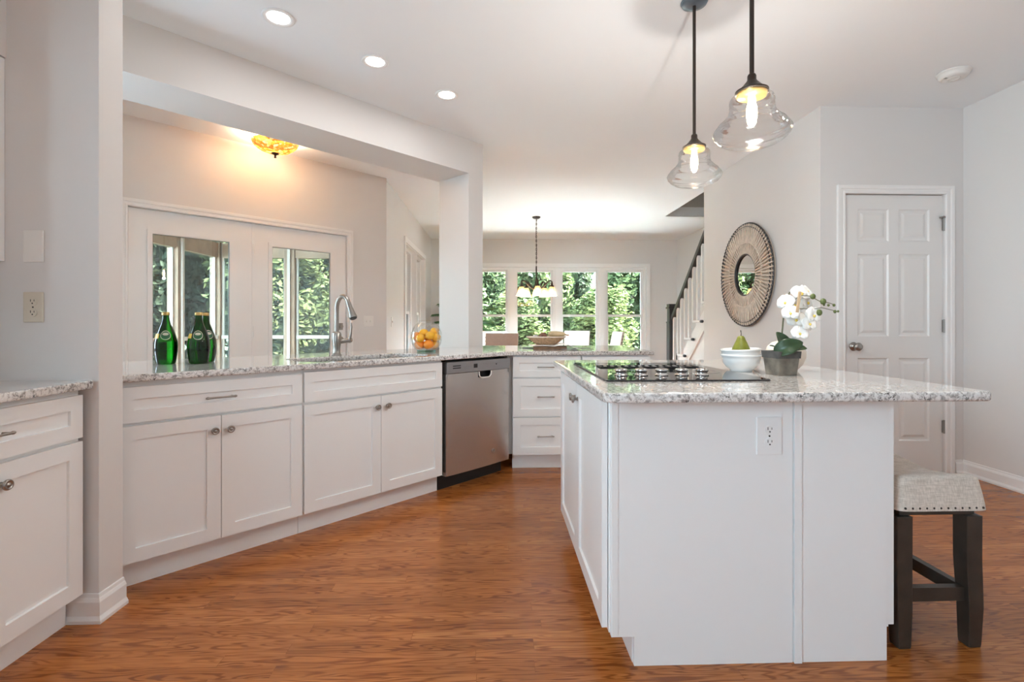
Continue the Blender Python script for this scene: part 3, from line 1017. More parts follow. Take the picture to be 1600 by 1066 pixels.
MB().box(0.006, 0.026, -0.003, -0.0005, 0.099, 0.882).build('corner_trim', M_cab, isl)
for k, (a, b) in enumerate(((0.028, 0.545), (0.549, 1.075))):
    dm = MB().slab(a, b, 0.112, 0.868, 0.0, 0.019, panels=[(a + 0.058, b - 0.058, 0.170, 0.810)], prof=SH)
    # rotate local slab (x along +y world, front to -x)
    dm.v = [(-0.0215 + y, x, z) for (x, y, z) in dm.v]
    d_ = dm.build('door', M_cab, isl)
    kn = knob_mb(0, 0, 0)
    yy = 0.515 if k == 0 else 0.582
    kn.v = [(-0.0215 + y, yy - x, 0.802 + z) for (x, y, z) in kn.v]
    kn.build('knob', M_nickel, d_)

isr = thing('island_cabinet', 'white shallow cabinet on the stool side of the island', 'cabinet', (0.990, 1.62, 0))
MB().box(0.0, 0.325, 0.02, 1.10, 0.112, 0.883).build('carcass', M_cab, isr)
MB().box(0.0, 0.317, 0.02, 1.10, 0.0, 0.1115).build('toe_kick', M_cab, isr)
e2 = MB()
e2.box(0.026, 0.318, 0.0, 0.0195, 0.0, 0.883)
e2.box(0.3185, 0.325, 0.002, 0.0195, 0.112, 0.883)
e2.build('end_panel', M_cab, isr)
MB().box(0.0005, 0.0255, -0.006, 0.0195, 0.0, 0.883).build('seam_batten', M_cab, isr)
for k, (a, b) in enumerate(((0.004, 0.545), (0.549, 1.09))):
    dm = MB().slab(a, b, 0.118, 0.872, 0.0, 0.019, panels=[(a + 0.058, b - 0.058, 0.176, 0.814)], prof=SH)
    dm.v = [(0.3452 - y, x, z) for (x, y, z) in dm.v]
    d_ = dm.build('door', M_cab, isr)

# wall cabinet at the left edge
uc = thing('upper_cabinet', 'white upper cabinet cut off by the left edge', 'cabinet', (-1.870, 0.95, 1.364), PI / 2)
MB().box(0, 0.962, 0.0, 0.305, 0, 0.762).build('carcass', M_cab, uc)
MB().box(0.9595, 0.979, -0.020, 0.305, 0, 0.762).build('end_filler', M_cab, uc)
for a, b in ((0.004, 0.478), (0.482, 0.958)):
    s = MB().slab(a, b, 0.003, 0.759, -0.020, -0.0015, panels=[(a + 0.058, b - 0.058, 0.061, 0.701)], prof=SH)
    s.build('door', M_cab, uc)


# ------------------------------------------------------------------ counters
def counter(name, poly, z0, z1, label, hole=None, bevel=0.006):
    cu = bpy.data.curves.new(name, 'CURVE')
    cu.dimensions = '2D'
    cu.fill_mode = 'BOTH'
    for pts in ([poly] + ([hole] if hole else [])):
        sp = cu.splines.new('POLY')
        sp.points.add(len(pts) - 1)
        for i, p in enumerate(pts):
            sp.points[i].co = (p[0], p[1], 0, 1)
        sp.use_cyclic_u = True
    cu.extrude = (z1 - z0) / 2 - bevel
    cu.bevel_depth = bevel
    cu.bevel_resolution = 3
    cu.offset = -bevel
    o = bpy.data.objects.new(name + '_outline', cu)
    C.objects.link(o)
    dg = bpy.context.evaluated_depsgraph_get()
    me = bpy.data.meshes.new_from_object(o.evaluated_get(dg))
    bpy.data.objects.remove(o)
    bpy.data.curves.remove(cu)
    me.materials.clear()
    me.materials.append(M_granite)
    ob = bpy.data.objects.new(name, me)
    ob.location = (0, 0, (z0 + z1) / 2)
    C.objects.link(ob)
    return tag(ob, label, 'countertop')


def rrect(x0, x1, y0, y1, rad, n=6):
    pts = []
    for (cx, cy_, a) in ((x1 - rad, y1 - rad, 0), (x0 + rad, y1 - rad, 90), (x0 + rad, y0 + rad, 180), (x1 - rad, y0 + rad, 270)):
        for k in range(n + 1):
            t = math.radians(a + 90 * k / n)
            pts.append((cx + rad * math.cos(t), cy_ + rad * math.sin(t)))
    return pts


KT, KB = 0.915, 0.884
sink_st = rrect(1.22, 2.06, -3.03, -2.655, 0.09)
sink_hole = [st(s, t) for s, t in sink_st]
counter('countertop', [(-1.573, 2.056), (0.14, 3.775), (1.216, 3.775), (1.216, 4.76), (-0.386, 4.76), st(3.094, -3.256), st(2.916, -3.256), st(2.916, -3.47), (-2.847, 2.056)], KB, KT,
        'long speckled granite counter with sink, bending into the peninsula', sink_hole)
ip = rrect(0.330, 1.572, 1.505, 2.870, 0.035)
counter('island_countertop', ip, KB, KT, 'speckled granite top of the kitchen island', None, 0.008)
counter('countertop', [(-2.178, 0.8), (-1.512, 0.8), (-1.512, 1.912), (-1.55, 1.927), (-2.178, 1.927)], KB, KT, 'short granite counter at the left edge below the outlet')

# sink: steel bowl under the cut-out
sk = MB()
outer = rrect(1.205, 2.075, -3.045, -2.642, 0.10)
prev = None
rings_ = [(1.0, 0.8835), (0.995, 0.80), (0.97, 0.72), (0.90, 0.700), (0.05, 0.696)]
cs_, ct_ = 1.64, -2.843
vs = []
for sc_, z in rings_:
    for (s, t) in outer:
        x, y = st(cs_ + (s - cs_) * sc_, ct_ + (t - ct_) * sc_)
        vs.append((x, y, z))
n_ = len(outer)
fs = [(i * n_ + k, i * n_ + (k + 1) % n_, (i + 1) * n_ + (k + 1) % n_, (i + 1) * n_ + k) for i in range(len(rings_) - 1) for k in range(n_)]
sk.add(vs, fs, True)
cx_, cy2 = st(cs_, ct_)
skr = thing('sink', 'undermount steel sink in the diagonal granite counter', 'sink', (cx_, cy2, 0.696))
sk.v = [(x - cx_, y - cy2, z - 0.696) for x, y, z in sk.v]
sk.build('bowl', M_steel, skr)
MB().lathe([(0, 0.001), (0.04, 0.001), (0.045, 0.004), (0.05, 0.0015)], 20).build('drain', M_nickel, skr)

# faucet
fx, fy = -1.049, 3.303
fa = thing('faucet', 'brushed nickel gooseneck faucet standing behind the sink', 'faucet', (fx, fy, KT))
MB().lathe([(0, 0), (0.034, 0), (0.034, 0.006), (0.028, 0.010), (0.024, 0.03), (0.023, 0.05), (0.027, 0.075), (0.030, 0.10), (0.030, 0.140), (0.028, 0.145), (0.028, 0.150), (0.022, 0.156), (0.015, 0.160), (0.0, 0.160)], 28).build('body', M_nickel, fa)
dirx, diry = 0.80, -0.60
pts = [(0, 0, 0.155), (0, 0, 0.22), (0, 0, 0.285)]
Rn = 0.066
for k in range(1, 11):
    a = PI - PI * 0.86 * k / 10
    pts.append(((Rn + Rn * math.cos(a)) * dirx, (Rn + Rn * math.cos(a)) * diry, 0.305 + Rn * 1.28 * math.sin(a)))
MB().tube(pts, 0.0142, 14).build('neck', M_nickel, fa)
e = Vector(pts[-1]); d = (Vector(pts[-1]) - Vector(pts[-2])).normalized()
hp = [e - d * 0.004, e + d * 0.03, e + d * 0.075, e + d * 0.10, e + d * 0.105]
MB().tube(hp, [0.0155, 0.0165, 0.022, 0.0265, 0.024], 18).build('spray_head', M_nickel, fa)
MB().tube([e + d * 0.1052, e + d * 0.110], [0.023, 0.021], 18).build('spray_face', M_black, fa)
lv = MB()
lv.tube([(0.022, 0.006, 0.095), (0.055, 0.014, 0.097), (0.075, 0.018, 0.100)], [0.017, 0.014, 0.016], 14)
lv.ball((0.080, 0.019, 0.102), (0.019, 0.015, 0.019), 14, 9)
lv.tube([(0.085, 0.0, 0.108), (0.097, -0.01, 0.15), (0.099, -0.012, 0.19), (0.097, -0.012, 0.218)], [0.010, 0.0065, 0.0075, 0.005], 12)
lv.build('handle', M_nickel, fa)

# ------------------------------------------------------------------ dishwasher
dwp = st(2.103, BF)
dwr = thing('dishwasher', 'stainless dishwasher with black toe kick at the counter bend', 'dishwasher', (dwp[0], dwp[1], 0), D45)
MB().box(0.006, 0.636, 0.03, 0.58, 0.10, 0.872).build('tub', M_dark, dwr)


def dwy(u):
    return -0.016 - 0.012 * (1 - (2 * u - 1) ** 2) ** 0.8


pan = MB()
NX = 28
X0, X1 = 0.020, 0.632
pkx0, pkx1, pkz = 0.315, 0.425, 0.742
# door skin: gently bowed sheet with a pocket left under the control strip
zs_ = [0.098, 0.104, 0.40, 0.70, 0.742, 0.785]
xs_ = [X0 + (X1 - X0) * k / NX for k in range(NX + 1)]
for j in range(len(zs_) - 1):
    for k in range(NX):
        xm = (xs_[k] + xs_[k + 1]) / 2
        if j == 4 and pkx0 < xm < pkx1:
            continue
        pan.add([(xs_[k], dwy(k / NX), zs_[j]), (xs_[k + 1], dwy((k + 1) / NX), zs_[j]), (xs_[k + 1], dwy((k + 1) / NX), zs_[j + 1]), (xs_[k], dwy(k / NX), zs_[j + 1])], [(0, 1, 2, 3)], True)
for sx, k in ((X0, 0), (X1, NX)):
    pan.add([(sx, dwy(0), 0.098), (sx, 0.028, 0.098), (sx, 0.028, 0.785), (sx, dwy(0), 0.785)], [(0, 1, 2, 3)])
pan.add([(X0, dwy(0), 0.098), (X1, dwy(1), 0.098), (X1, 0.028, 0.098), (X0, 0.028, 0.098)], [(0, 1, 2, 3)])
pan.build('door_panel', M_steel, dwr, weld=True)
ctl = MB()
ctl.slab(X0, X1, 0.787, 0.866, -0.030, 0.028)
cpo = ctl.build('control_panel', M_dwpanel, dwr, bevel=0.004)
for z in (0.838, 0.823):
    MB().box(0.070, 0.140, -0.0312, -0.0301, z - 0.0035, z + 0.0035).build('vent_slot', M_black, cpo)
MB().box(0.262, 0.296, -0.0314, -0.0301, 0.815, 0.843).build('display', M_black, cpo)
for k in range(9):
    xx = 0.325 + k * 0.024
    MB().box(xx, xx + 0.012, -0.0310, -0.0301, 0.836, 0.840).build('button', M_seal, cpo)
for k in range(4):
    xx = 0.165 + k * 0.022
    MB().box(xx, xx + 0.012, -0.0310, -0.0301, 0.826, 0.830).build('button', M_seal, cpo)
MB().lathe([(0, 0), (0.005, 0), (0.005, 0.002), (0, 0.002)], 12, (0.485, -0.0301, 0.83), M=Matrix.Rotation(PI / 2, 3, 'X')).build('button', M_black, cpo)
pk = MB()
pk.grid(lambda u, v: (pkx0 - 0.006 + (pkx1 - pkx0 + 0.012) * u, 0.012 - 0.002 * v, 0.7405 + 0.046 * v), 6, 3)
pk.add([(pkx0 - 0.006, -0.027, 0.7405), (pkx1 + 0.006, -0.027, 0.7405), (pkx1 + 0.006, 0.012, 0.7405), (pkx0 - 0.006, 0.012, 0.7405)], [(0, 1, 2, 3)])
pk.build('handle_pocket', M_black, dwr)
rim = []
for k in range(17):
    a = PI + PI * k / 16
    rim.append((0.370 + 0.060 * math.copysign(abs(math.cos(a)) ** 0.45, math.cos(a)), -0.0325, 0.785 + 0.045 * math.copysign(abs(math.sin(a)) ** 0.7, math.sin(a))))
MB().tube(rim, 0.0048, 8).build('handle_rim', simple('reflection_pale_rim', (0.88, 0.88, 0.87), 0.45, 0.4), dwr)  # pale rim colour stands in for its bright reflection
MB().box(X0, 0.05 + 0.3, -0.0, 0.001, 0.7855, 0.787).build('strip', M_dark, dwr)
bd = MB()
bd.tube([(0.458 + 0.014 * math.cos(2 * PI * k / 20), dwy(0.7) - 0.001, 0.195 + 0.014 * math.sin(2 * PI * k / 20)) for k in range(20)], 0.0016, 6, closed=True)
bd.tube([(0.452 + 0.005 * math.cos(2 * PI * k / 14), dwy(0.7) - 0.001, 0.195 + 0.006 * math.sin(2 * PI * k / 14)) for k in range(11)], 0.0011, 5)
bd.tube([(0.464, dwy(0.7) - 0.001, 0.201), (0.461, dwy(0.7) - 0.001, 0.195), (0.464, dwy(0.7) - 0.001, 0.189)], 0.0011, 5)
bd.build('badge', M_dwpanel, dwr)
MB().box(0.002, 0.610, 0.045, 0.06, 0.0, 0.094).build('toe_kick', M_black, dwr)

# ------------------------------------------------------------------ cooktop
ck = thing('cooktop', 'black glass cooktop with five knobs set into the island', 'cooktop', (0.712, 2.20, KT))
MB().prism(rrect(-0.308, 0.308, -0.400, 0.392, 0.014, 3), 0.0005, 0.0065).build('glass_top', M_cooktop, ck, bevel=0.002)
for k in range(5):
    x = -0.216 + k * 0.0815
    kk = MB()
    kk.lathe([(0.0, 0.0066), (0.026, 0.0066), (0.027, 0.010), (0.022, 0.012), (0.0205, 0.020), (0.0245, 0.024), (0.0245, 0.032), (0.022, 0.034), (0.0, 0.034)], 24, (x, -0.245, 0))
    kk.box(x - 0.0035, x + 0.0035, -0.269, -0.221, 0.0335, 0.038)
    kk.build('knob', M_knobsteel, ck)
vt = MB()
vt.slab(-0.225, 0.235, 0.0, 0.0, 0, 0) if False else None
vt.box(-0.226, 0.236, 0.092, 0.102, 0.0066, 0.0115)
vt.box(-0.226, 0.236, 0.178, 0.188, 0.0066, 0.0115)
vt.box(-0.226, -0.216, 0.102, 0.178, 0.0066, 0.0115)
vt.box(0.226, 0.236, 0.102, 0.178, 0.0066, 0.0115)
vto = vt.build('vent_frame', M_black, ck)
for k in range(13):
    x = -0.200 + k * 0.0335
    sl = MB()
    sl.beam((x, 0.103, 0.0095), (x + 0.012, 0.177, 0.0095), 0.014, 0.004)
    sl.build('vent_slat', M_ventmetal, vto)
for (x, y, rr) in ((-0.14, -0.09, 0.075), (0.15, -0.09, 0.095), (-0.14, 0.29, 0.085), (0.15, 0.29, 0.075)):
    rg = [(x + rr * math.cos(2 * PI * k / 40), y + rr * math.sin(2 * PI * k / 40), 0.0066) for k in range(40)]
    MB().tube(rg, 0.0007, 4, closed=True).build('burner_ring', M_ventmetal, ck)


# ------------------------------------------------------------------ plates and outlets on walls
def outlet(loc, rotz, label, w_=0.072, h_=0.116, m=M_plate, kind='outlet'):
    """front faces local -y"""
    name = {'outlet': 'electrical_outlet', 'blank': 'blank_cover_plate', 'switch': 'light_switch', 'double': 'light_switch'}[kind]
    cat = {'outlet': 'outlet', 'blank': 'wall plate', 'switch': 'light switch', 'double': 'light switch'}[kind]
    r = thing(name, label, cat, loc, rotz)
    MB().box(-w_ / 2, w_ / 2, -0.006, -0.0005, -h_ / 2, h_ / 2).build('cover_plate', m, r, bevel=0.003)
    if kind == 'outlet':
        for s in (-1, 1):
            zc = s * 0.021
            poly = [(0.0165 * math.cos(a), zc + 0.0145 * math.sin(a) * 1.02) for a in [2 * PI * k / 20 for k in range(20)]]
            f = MB()
            n = len(poly)
            f.add([(x, -0.0085, z) for x, z in poly] + [(x, -0.006, z) for x, z in poly], [tuple(range(n))] + [(i, (i + 1) % n, (i + 1) % n + n, i + n) for i in range(n)])
            rc = f.build('receptacle', m, r)
            sl = MB()
            sl.box(-0.0075, -0.0055, -0.0092, -0.0086, zc - 0.0005, zc + 0.0085)
            sl.box(0.0055, 0.0075, -0.0092, -0.0086, zc + 0.0005, zc + 0.0075)
            sl.cyl((0, -0.0092, zc - 0.0065), (0, -0.0086, zc - 0.0065), 0.0026, 10)
            sl.build('slot', M_dark, rc)
        MB().cyl((0, -0.0072, 0), (0, -0.0058, 0), 0.003, 10).build('screw', M_dark, r)
    elif kind == 'blank':
        for s in (-1, 1):
            MB().cyl((0, -0.0068, s * 0.042), (0, -0.0058, s * 0.042), 0.003, 10).build('screw', m, r)
    else:
        for x in ((0,) if kind == 'switch' else (-0.023, 0.023)):
            MB().box(x - 0.005, x + 0.005, -0.014, -0.006, -0.010, 0.010).build('toggle', m, r)
    return r


outlet((-1.742, 1.93, 1.420), 0, 'blank white cover plate on the grey wall above the outlet', 0.075, 0.12, M_plate, 'blank')
outlet((-1.742, 1.93, 1.190), 0, 'almond electrical outlet on the grey wall at left', 0.074, 0.114, M_almond, 'outlet')
outlet((0.905, 1.62, 0.756), 0, 'white electrical outlet on the end panel of the island', 0.086, 0.126, M_cab, 'outlet')
o_ = st(2.85, -4.80)
outlet((o_[0], o_[1], 1.15), D45, 'white double toggle switch right of the glass doors', 0.118, 0.116, M_plate, 'double')
outlet((-1.24, 5.94, 1.145), PI / 2, 'white switch plate on the dining side wall near the corner', 0.075, 0.116, M_plate, 'switch')

# ------------------------------------------------------------------ ceiling fixtures
cans = [(-1.147, 2.654), (-0.745, 3.082), (-0.348, 3.515)]
for (x, y), lab in zip(cans, ('nearest the left edge', 'middle one of the row', 'nearest the post')):
    r = thing('recessed_light', 'lit round recessed ceiling light, ' + lab, 'ceiling light', (x, y, CEIL), 0, 'recessed kitchen lights')
    MB().lathe([(0.055, -0.0005), (0.080, -0.0005), (0.082, -0.004), (0.076, -0.007), (0.058, -0.004), (0.055, -0.0005)], 36).build('trim_ring', M_trim, r)
    MB().lathe([(0.0, -0.003), (0.056, -0.003), (0.056, -0.0008), (0.0, -0.0008)], 36).build('lens', M_can, r)
for (x, y) in cans:
    d = bpy.data.lights.new('downlight', 'AREA')
    d.shape = 'DISK'; d.size = 0.11; d.energy = 0.4; d.color = (1, 0.98, 0.96)
    o = bpy.data.objects.new('downlight', d); o.location = (x, y, CEIL - 0.012)
    C.objects.link(o)

sm = thing('smoke_detector', 'round white smoke detector on the ceiling at right', 'smoke detector', (2.941, 3.096, CEIL))
MB().lathe([(0.0, -0.0005), (0.088, -0.0005), (0.090, -0.004), (0.088, -0.010), (0.080, -0.011), (0.078, -0.026), (0.070, -0.036), (0.055, -0.040), (0.0, -0.040)], 40).build('housing', M_plate, sm)
MB().lathe([(0.028, -0.0402), (0.034, -0.0402), (0.034, -0.043), (0.028, -0.043), (0.028, -0.0402)], 30).build('grille_ring', M_plate, sm)
MB().box(-0.06, -0.045, -0.008, 0.008, -0.041, -0.039).build('test_button', M_seal, sm)

dm = thing('dome_light', 'amber mosaic glass dome ceiling light in the breakfast nook', 'ceiling light', (-1.898, 4.33, CEIL))
MB().lathe([(0.0, -0.0005), (0.075, -0.0005), (0.075, -0.02), (0.02, -0.025), (0.02, -0.045), (0.0, -0.045)], 30).build('ceiling_pan', M_bronze, dm)
MB().lathe([(0.186, -0.060), (0.176, -0.082), (0.155, -0.105), (0.120, -0.128), (0.080, -0.143), (0.030, -0.150), (0.0, -0.150)], 40).build('mosaic_shade', M_mosaic, dm)
MB().lathe([(0.0, -0.150), (0.030, -0.151), (0.033, -0.156), (0.022, -0.163), (0.009, -0.167), (0.008, -0.185), (0.011, -0.190), (0.0, -0.196)], 20).build('finial', M_bronze, dm)
point('dome_bulb', (-1.898, 4.33, CEIL - 0.115), 3.5, (1.0, 0.86, 0.66), 0.05)


def pendant(x, y, drop_rod, label):
    r = thing('pendant_light', label, 'pendant light', (x, y, CEIL), 0, 'clear glass pendants above the island')
    MB().lathe([(0, -0.0005), (0.064, -0.0005), (0.066, -0.006), (0.060, -0.016), (0.030, -0.024), (0.0, -0.025)], 32).build('canopy', M_pendcanopy, r)
    zc = -drop_rod
    MB().cyl((0, 0, -0.02), (0, 0, zc), 0.0078, 12).build('rod', M_bronze, r)
    MB().lathe([(0.0, zc + 0.004), (0.012, zc + 0.004), (0.015, zc - 0.002), (0.015, zc - 0.016), (0.020, zc - 0.024), (0.034, zc - 0.040), (0.046, zc - 0.052), (0.056, zc - 0.056), (0.056, zc - 0.062), (0.0, zc - 0.062)], 30).build('socket_cap', M_bronze, r)
    MB().lathe([(0.050, zc - 0.063), (0.048, zc - 0.078), (0.0, zc - 0.080)], 28).build('collar', M_gold, r)
    g = [(0.052, -0.064), (0.058, -0.074), (0.074, -0.082), (0.079, -0.092), (0.078, -0.125), (0.084, -0.150), (0.100, -0.172), (0.118, -0.188), (0.124, -0.199), (0.128, -0.204), (0.136, -0.212), (0.138, -0.222), (0.133, -0.236), (0.118, -0.254), (0.096, -0.268), (0.066, -0.276), (0.040, -0.279), (0.0, -0.280)]
    gg = []
    for (a, b), (c, d) in zip(g, g[1:]):
        for q in range(4):
            t = q / 4
            bb = b + (d - b) * t
            gg.append((a + (c - a) * t + (0.0011 * math.sin(bb * 420) if -0.27 < bb < -0.09 else 0), bb))
    gg.append(g[-1])
    MB().lathe([(a * 0.95, zc - 0.064 + (b + 0.064) * 0.88) for a, b in gg], 56).build('glass_shade', M_pend, r)
    b = MB()
    b.lathe([(0.0, zc - 0.081), (0.012, zc - 0.081), (0.013, zc - 0.100), (0.017, zc - 0.115), (0.018, zc - 0.145), (0.014, zc - 0.172), (0.006, zc - 0.184), (0.0, zc - 0.186)], 18)
    b.build('bulb', M_bulb, r)
    point('pendant_bulb_light', (x, y, CEIL + zc - 0.205), 3.0, (1.0, 0.96, 0.90), 0.02)
    return r


pendant(0.993, 2.455, 0.672, 'clear glass pendant light hanging farther from the viewer')
pendant(0.922, 1.760, 0.720, 'clear glass pendant light hanging nearer, closer to the right')

# chandelier
ch = thing('chandelier', 'five light bronze chandelier with glowing amber shades in dining room', 'chandelier', (0.612, 7.515, CEIL))
MB().lathe([(0, -0.0005), (0.062, -0.0005), (0.064, -0.01), (0.045, -0.028), (0.012, -0.036), (0.0, -0.036)], 28).build('canopy', M_bronze, ch)
cn = MB()
for k in range(22):
    z = -0.045 - k * 0.032
    a = (k % 2) * PI / 2
    cn.tube([(0.009 * math.cos(t) * math.cos(a), 0.009 * math.cos(t) * math.sin(a), z + 0.020 * math.sin(t)) for t in [2 * PI * q / 10 for q in range(10)]], 0.0034, 6, closed=True)
cn.tube([(0.004, 0, -0.03), (-0.006, 0.004, -0.25), (0.006, -0.003, -0.5), (0, 0, -0.76)], 0.003, 6)
cn.build('chain', M_bronze, ch)
MB().lathe([(0.0, -0.745), (0.010, -0.75), (0.012, -0.80), (0.010, -0.90), (0.014, -0.96), (0.028, -1.03), (0.036, -1.07), (0.050, -1.085), (0.050, -1.105), (0.030, -1.125), (0.018, -1.14), (0.0, -1.15)], 24).build('column', M_bronze, ch)
for k in range(5):
    a = math.radians(-90 + 72 * k)
    ca, sa = math.cos(a), math.sin(a)
    prof = [(0.04, -1.09), (0.09, -1.075), (0.14, -1.03), (0.18, -0.985), (0.22, -0.975), (0.24, -0.995), (0.24, -1.03)]
    am = MB()
    am.tube([(q * ca, q * sa, z) for q, z in prof], [0.015, 0.014, 0.013, 0.012, 0.012, 0.013, 0.015], 10)
    am.lathe([(0.0, -1.005), (0.014, -1.01), (0.018, -1.04), (0.036, -1.055), (0.038, -1.068), (0.0, -1.07)], 18, (0.24 * ca, 0.24 * sa, 0))
    arm = am.build('arm', M_bronze, ch)
    MB().lathe([(0.034, -1.070), (0.044, -1.095), (0.056, -1.130), (0.066, -1.165), (0.078, -1.195), (0.082, -1.205), (0.079, -1.204), (0.064, -1.165), (0.054, -1.130), (0.042, -1.096), (0.032, -1.072)], 26, (0.24 * ca, 0.24 * sa, 0)).build('lamp_shade', M_shade, arm)
    MB().ball((0.24 * ca, 0.24 * sa, -1.135), (0.024, 0.024, 0.036), 12, 8).build('bulb', M_bulb, arm)
    point('chandelier_bulb_light', (0.612 + 0.24 * ca, 7.515 + 0.24 * sa, CEIL - 1.18), 7.0, (0.80, 0.93, 1.0), 0.02)

# ------------------------------------------------------------------ round woven mirror on wall (faces -x)
mr = thing('round_mirror', 'round woven cord mirror hanging on the pale wall', 'mirror', (2.410, 4.665, 1.590))


def ringpts(r, x, n=72):
    return [(x, r * math.cos(2 * PI * k / n), r * math.sin(2 * PI * k / n)) for k in range(n)]


MB().tube(ringpts(0.487, -0.030), 0.0075, 8, closed=True).build('outer_hoop', M_iron, mr)
MB().tube(ringpts(0.445, -0.034), 0.0045, 6, closed=True).build('stitch_hoop', M_iron, mr)
MB().tube(ringpts(0.305, -0.040), 0.006, 6, closed=True).build('middle_hoop', M_cord, mr)
MB().tube(ringpts(0.196, -0.030), 0.009, 8, closed=True).build('inner_hoop', M_iron, mr)
gl = MB()
gl.lathe([(0, 0), (0.194, 0), (0.194, 0.006), (0, 0.006)], 64, (-0.020, 0, 0), M=Matrix.Rotation(PI / 2, 3, 'Y'), smooth=False)
gl.build('mirror_glass', M_mirror, mr)
cd = MB()
NR = 150
for k in range(NR):
    a0 = 2 * PI * (k + random.uniform(-0.15, 0.15)) / NR
    a1 = a0 + (0.018 if k % 2 else -0.018)
    p0 = (-0.039, 0.302 * math.cos(a0), 0.302 * math.sin(a0)); p1 = (-0.040, 0.448 * math.cos(a1), 0.448 * math.sin(a1)); p2 = (-0.030, 0.492 * math.cos(a1), 0.492 * math.sin(a1))
    cd.tube([p0, p1, p2], [0.0058, 0.0074, 0.0058], 5)
cd.build('outer_cords', M_cord, mr)
cd = MB()
for k in range(120):
    a0 = 2 * PI * (k + random.uniform(-0.2, 0.2)) / 120
    a1 = a0 + (0.03 if k % 2 else -0.03)
    cd.tube([(-0.038, 0.202 * math.cos(a0), 0.202 * math.sin(a0)), (-0.041, 0.305 * math.cos(a1), 0.305 * math.sin(a1))], [0.0048, 0.0066], 5)
cd.build('inner_cords', M_cord, mr)
ds = MB()
for rr, nn, xx in ((0.486, 84, -0.0385), (0.455, 84, -0.0465)):
    for k in range(nn):
        a = 2 * PI * (k + 0.5) / nn
        b = a + 0.028
        ds.tube([(xx, rr * math.cos(a), rr * math.sin(a)), (xx, rr * math.cos(b), rr * math.sin(b))], 0.0042, 5)
ds.build('dark_stitching', M_iron, mr)
bk = MB()
bk.lathe([(0.19, 0.0), (0.485, 0.0), (0.485, 0.004), (0.19, 0.004), (0.19, 0.0)], 64, (-0.016, 0, 0), M=Matrix.Rotation(PI / 2, 3, 'Y'), smooth=False)
bk.build('backing', M_cord, mr)

# ------------------------------------------------------------------ staircase
stc = thing('staircase', 'white staircase with dark handrail and newel behind the pale wall', 'staircase', (2.45, 6.90, 0))
ox, oy = 2.45, 6.90
NOS = [(6.66 - 0.268 * n, 0.720 + 0.2225 * n) for n in range(-2, 6)]
body = MB()
for (ny, nz) in NOS:
    body.box(0.04, 1.04, ny - 0.02 - 0.268 - oy, ny - 0.02 - oy, max(0, nz - 0.9), nz - 0.032)
body.build('risers', M_trim, stc)
for (ny, nz) in NOS:
    t = MB()
    t.box(0.0, 1.045, ny - 0.296 - oy, ny - oy, nz - 0.030, nz)
    tr = t.build('tread', M_trim, stc, bevel=0.008)
    MB().cyl((-0.010, ny - 0.292 - oy, nz - 0.015), (-0.010, ny - 0.330 - oy, nz - 0.015), 0.018, 12).build('tread_return', M_iron, tr)
side = MB()
side.prism_x([(7.19 - oy, 0), (5.60 - oy, 0), (5.60 - oy, 1.44), (7.19 - oy, 0.20)], 0.012, 0.036)
side.build('side_wall', M_trim, stc)
sg = MB()
sg.beam((0.002, 7.05 - oy, -0.02 + 0.0), (0.002, 5.60 - oy, 1.21), 0.02, 0.045)
sg.build('stringer_trim', M_door, stc)
nw = MB()
nw.box(-0.055, 0.055, -0.055 - 0.06, 0.055 - 0.06, 0.0, 1.13)
nw.box(-0.060, 0.060, -0.060 - 0.06, 0.060 - 0.06, 1.13, 1.15)
nw.box(-0.050, 0.050, -0.050 - 0.06, 0.050 - 0.06, 1.15, 1.33)
nw.box(-0.064, 0.064, -0.064 - 0.06, 0.064 - 0.06, 1.33, 1.355)
nw.box(-0.054, 0.054, -0.054 - 0.06, 0.054 - 0.06, 1.355, 1.395)
nw.build('newel_post', M_iron, stc)
ra = Vector((0.0, 6.80 - oy, 1.185)); rb_ = Vector((0.0, 5.45 - oy, 2.42))
hr = MB().beam(ra, rb_, 0.060, 0.062)
hr.build('handrail', M_iron, stc, bevel=0.012)
for (ny, nz) in NOS[1:]:
    for q in (0.055, 0.189):
        y = ny - q - oy
        if y > ra.y - 0.05:
            continue
        z1 = ra.z + (y - ra.y) * (rb_.z - ra.z) / (rb_.y - ra.y)
        if z1 < nz + 0.1: continue
        MB().box(0.0 - 0.016, 0.016, y - 0.016, y + 0.016, nz, z1 - 0.03).build('baluster', M_trim, stc)

# ------------------------------------------------------------------ bar stool
bs = thing('bar_stool', 'backless counter stool with oatmeal saddle seat at the island', 'stool', (1.540, 1.885, 0))
SX, SY, SZ0 = 0.166, 0.232, 0.484


def seat_pt(u, v):
    """closed shell: u around, v from bottom edge up over to the middle"""
    a = 2 * PI * u
    ex = 0.16
    cx = math.copysign(abs(math.cos(a)) ** ex, math.cos(a))
    sy = math.copysign(abs(math.sin(a)) ** ex, math.sin(a))
    if v < 0.45:
        q = v / 0.45
        fl = 1.0 - 0.075 * q ** 1.3
        x = SX * fl * cx; y = SY * fl * sy
        top = 0.070 + 0.038 * (sy * sy) * abs(sy)
        z = SZ0 + top * q
    else:
        q = (v - 0.45) / 0.55
        f = (1 - q)
        fl = 0.925 * f
        x = SX * fl * cx; y = SY * fl * sy
        edge = 0.070 + 0.038 * (sy * sy) * abs(sy)
        yy = y / SY
        cen = 0.078 + 0.050 * min(1, abs(yy / 0.925)) ** 2.0
        k = min(1.0, q / 0.18)
        z = SZ0 + edge * (1 - k) ** 2 + (cen) * (1 - (1 - k) ** 2)
    return (x, y, z)


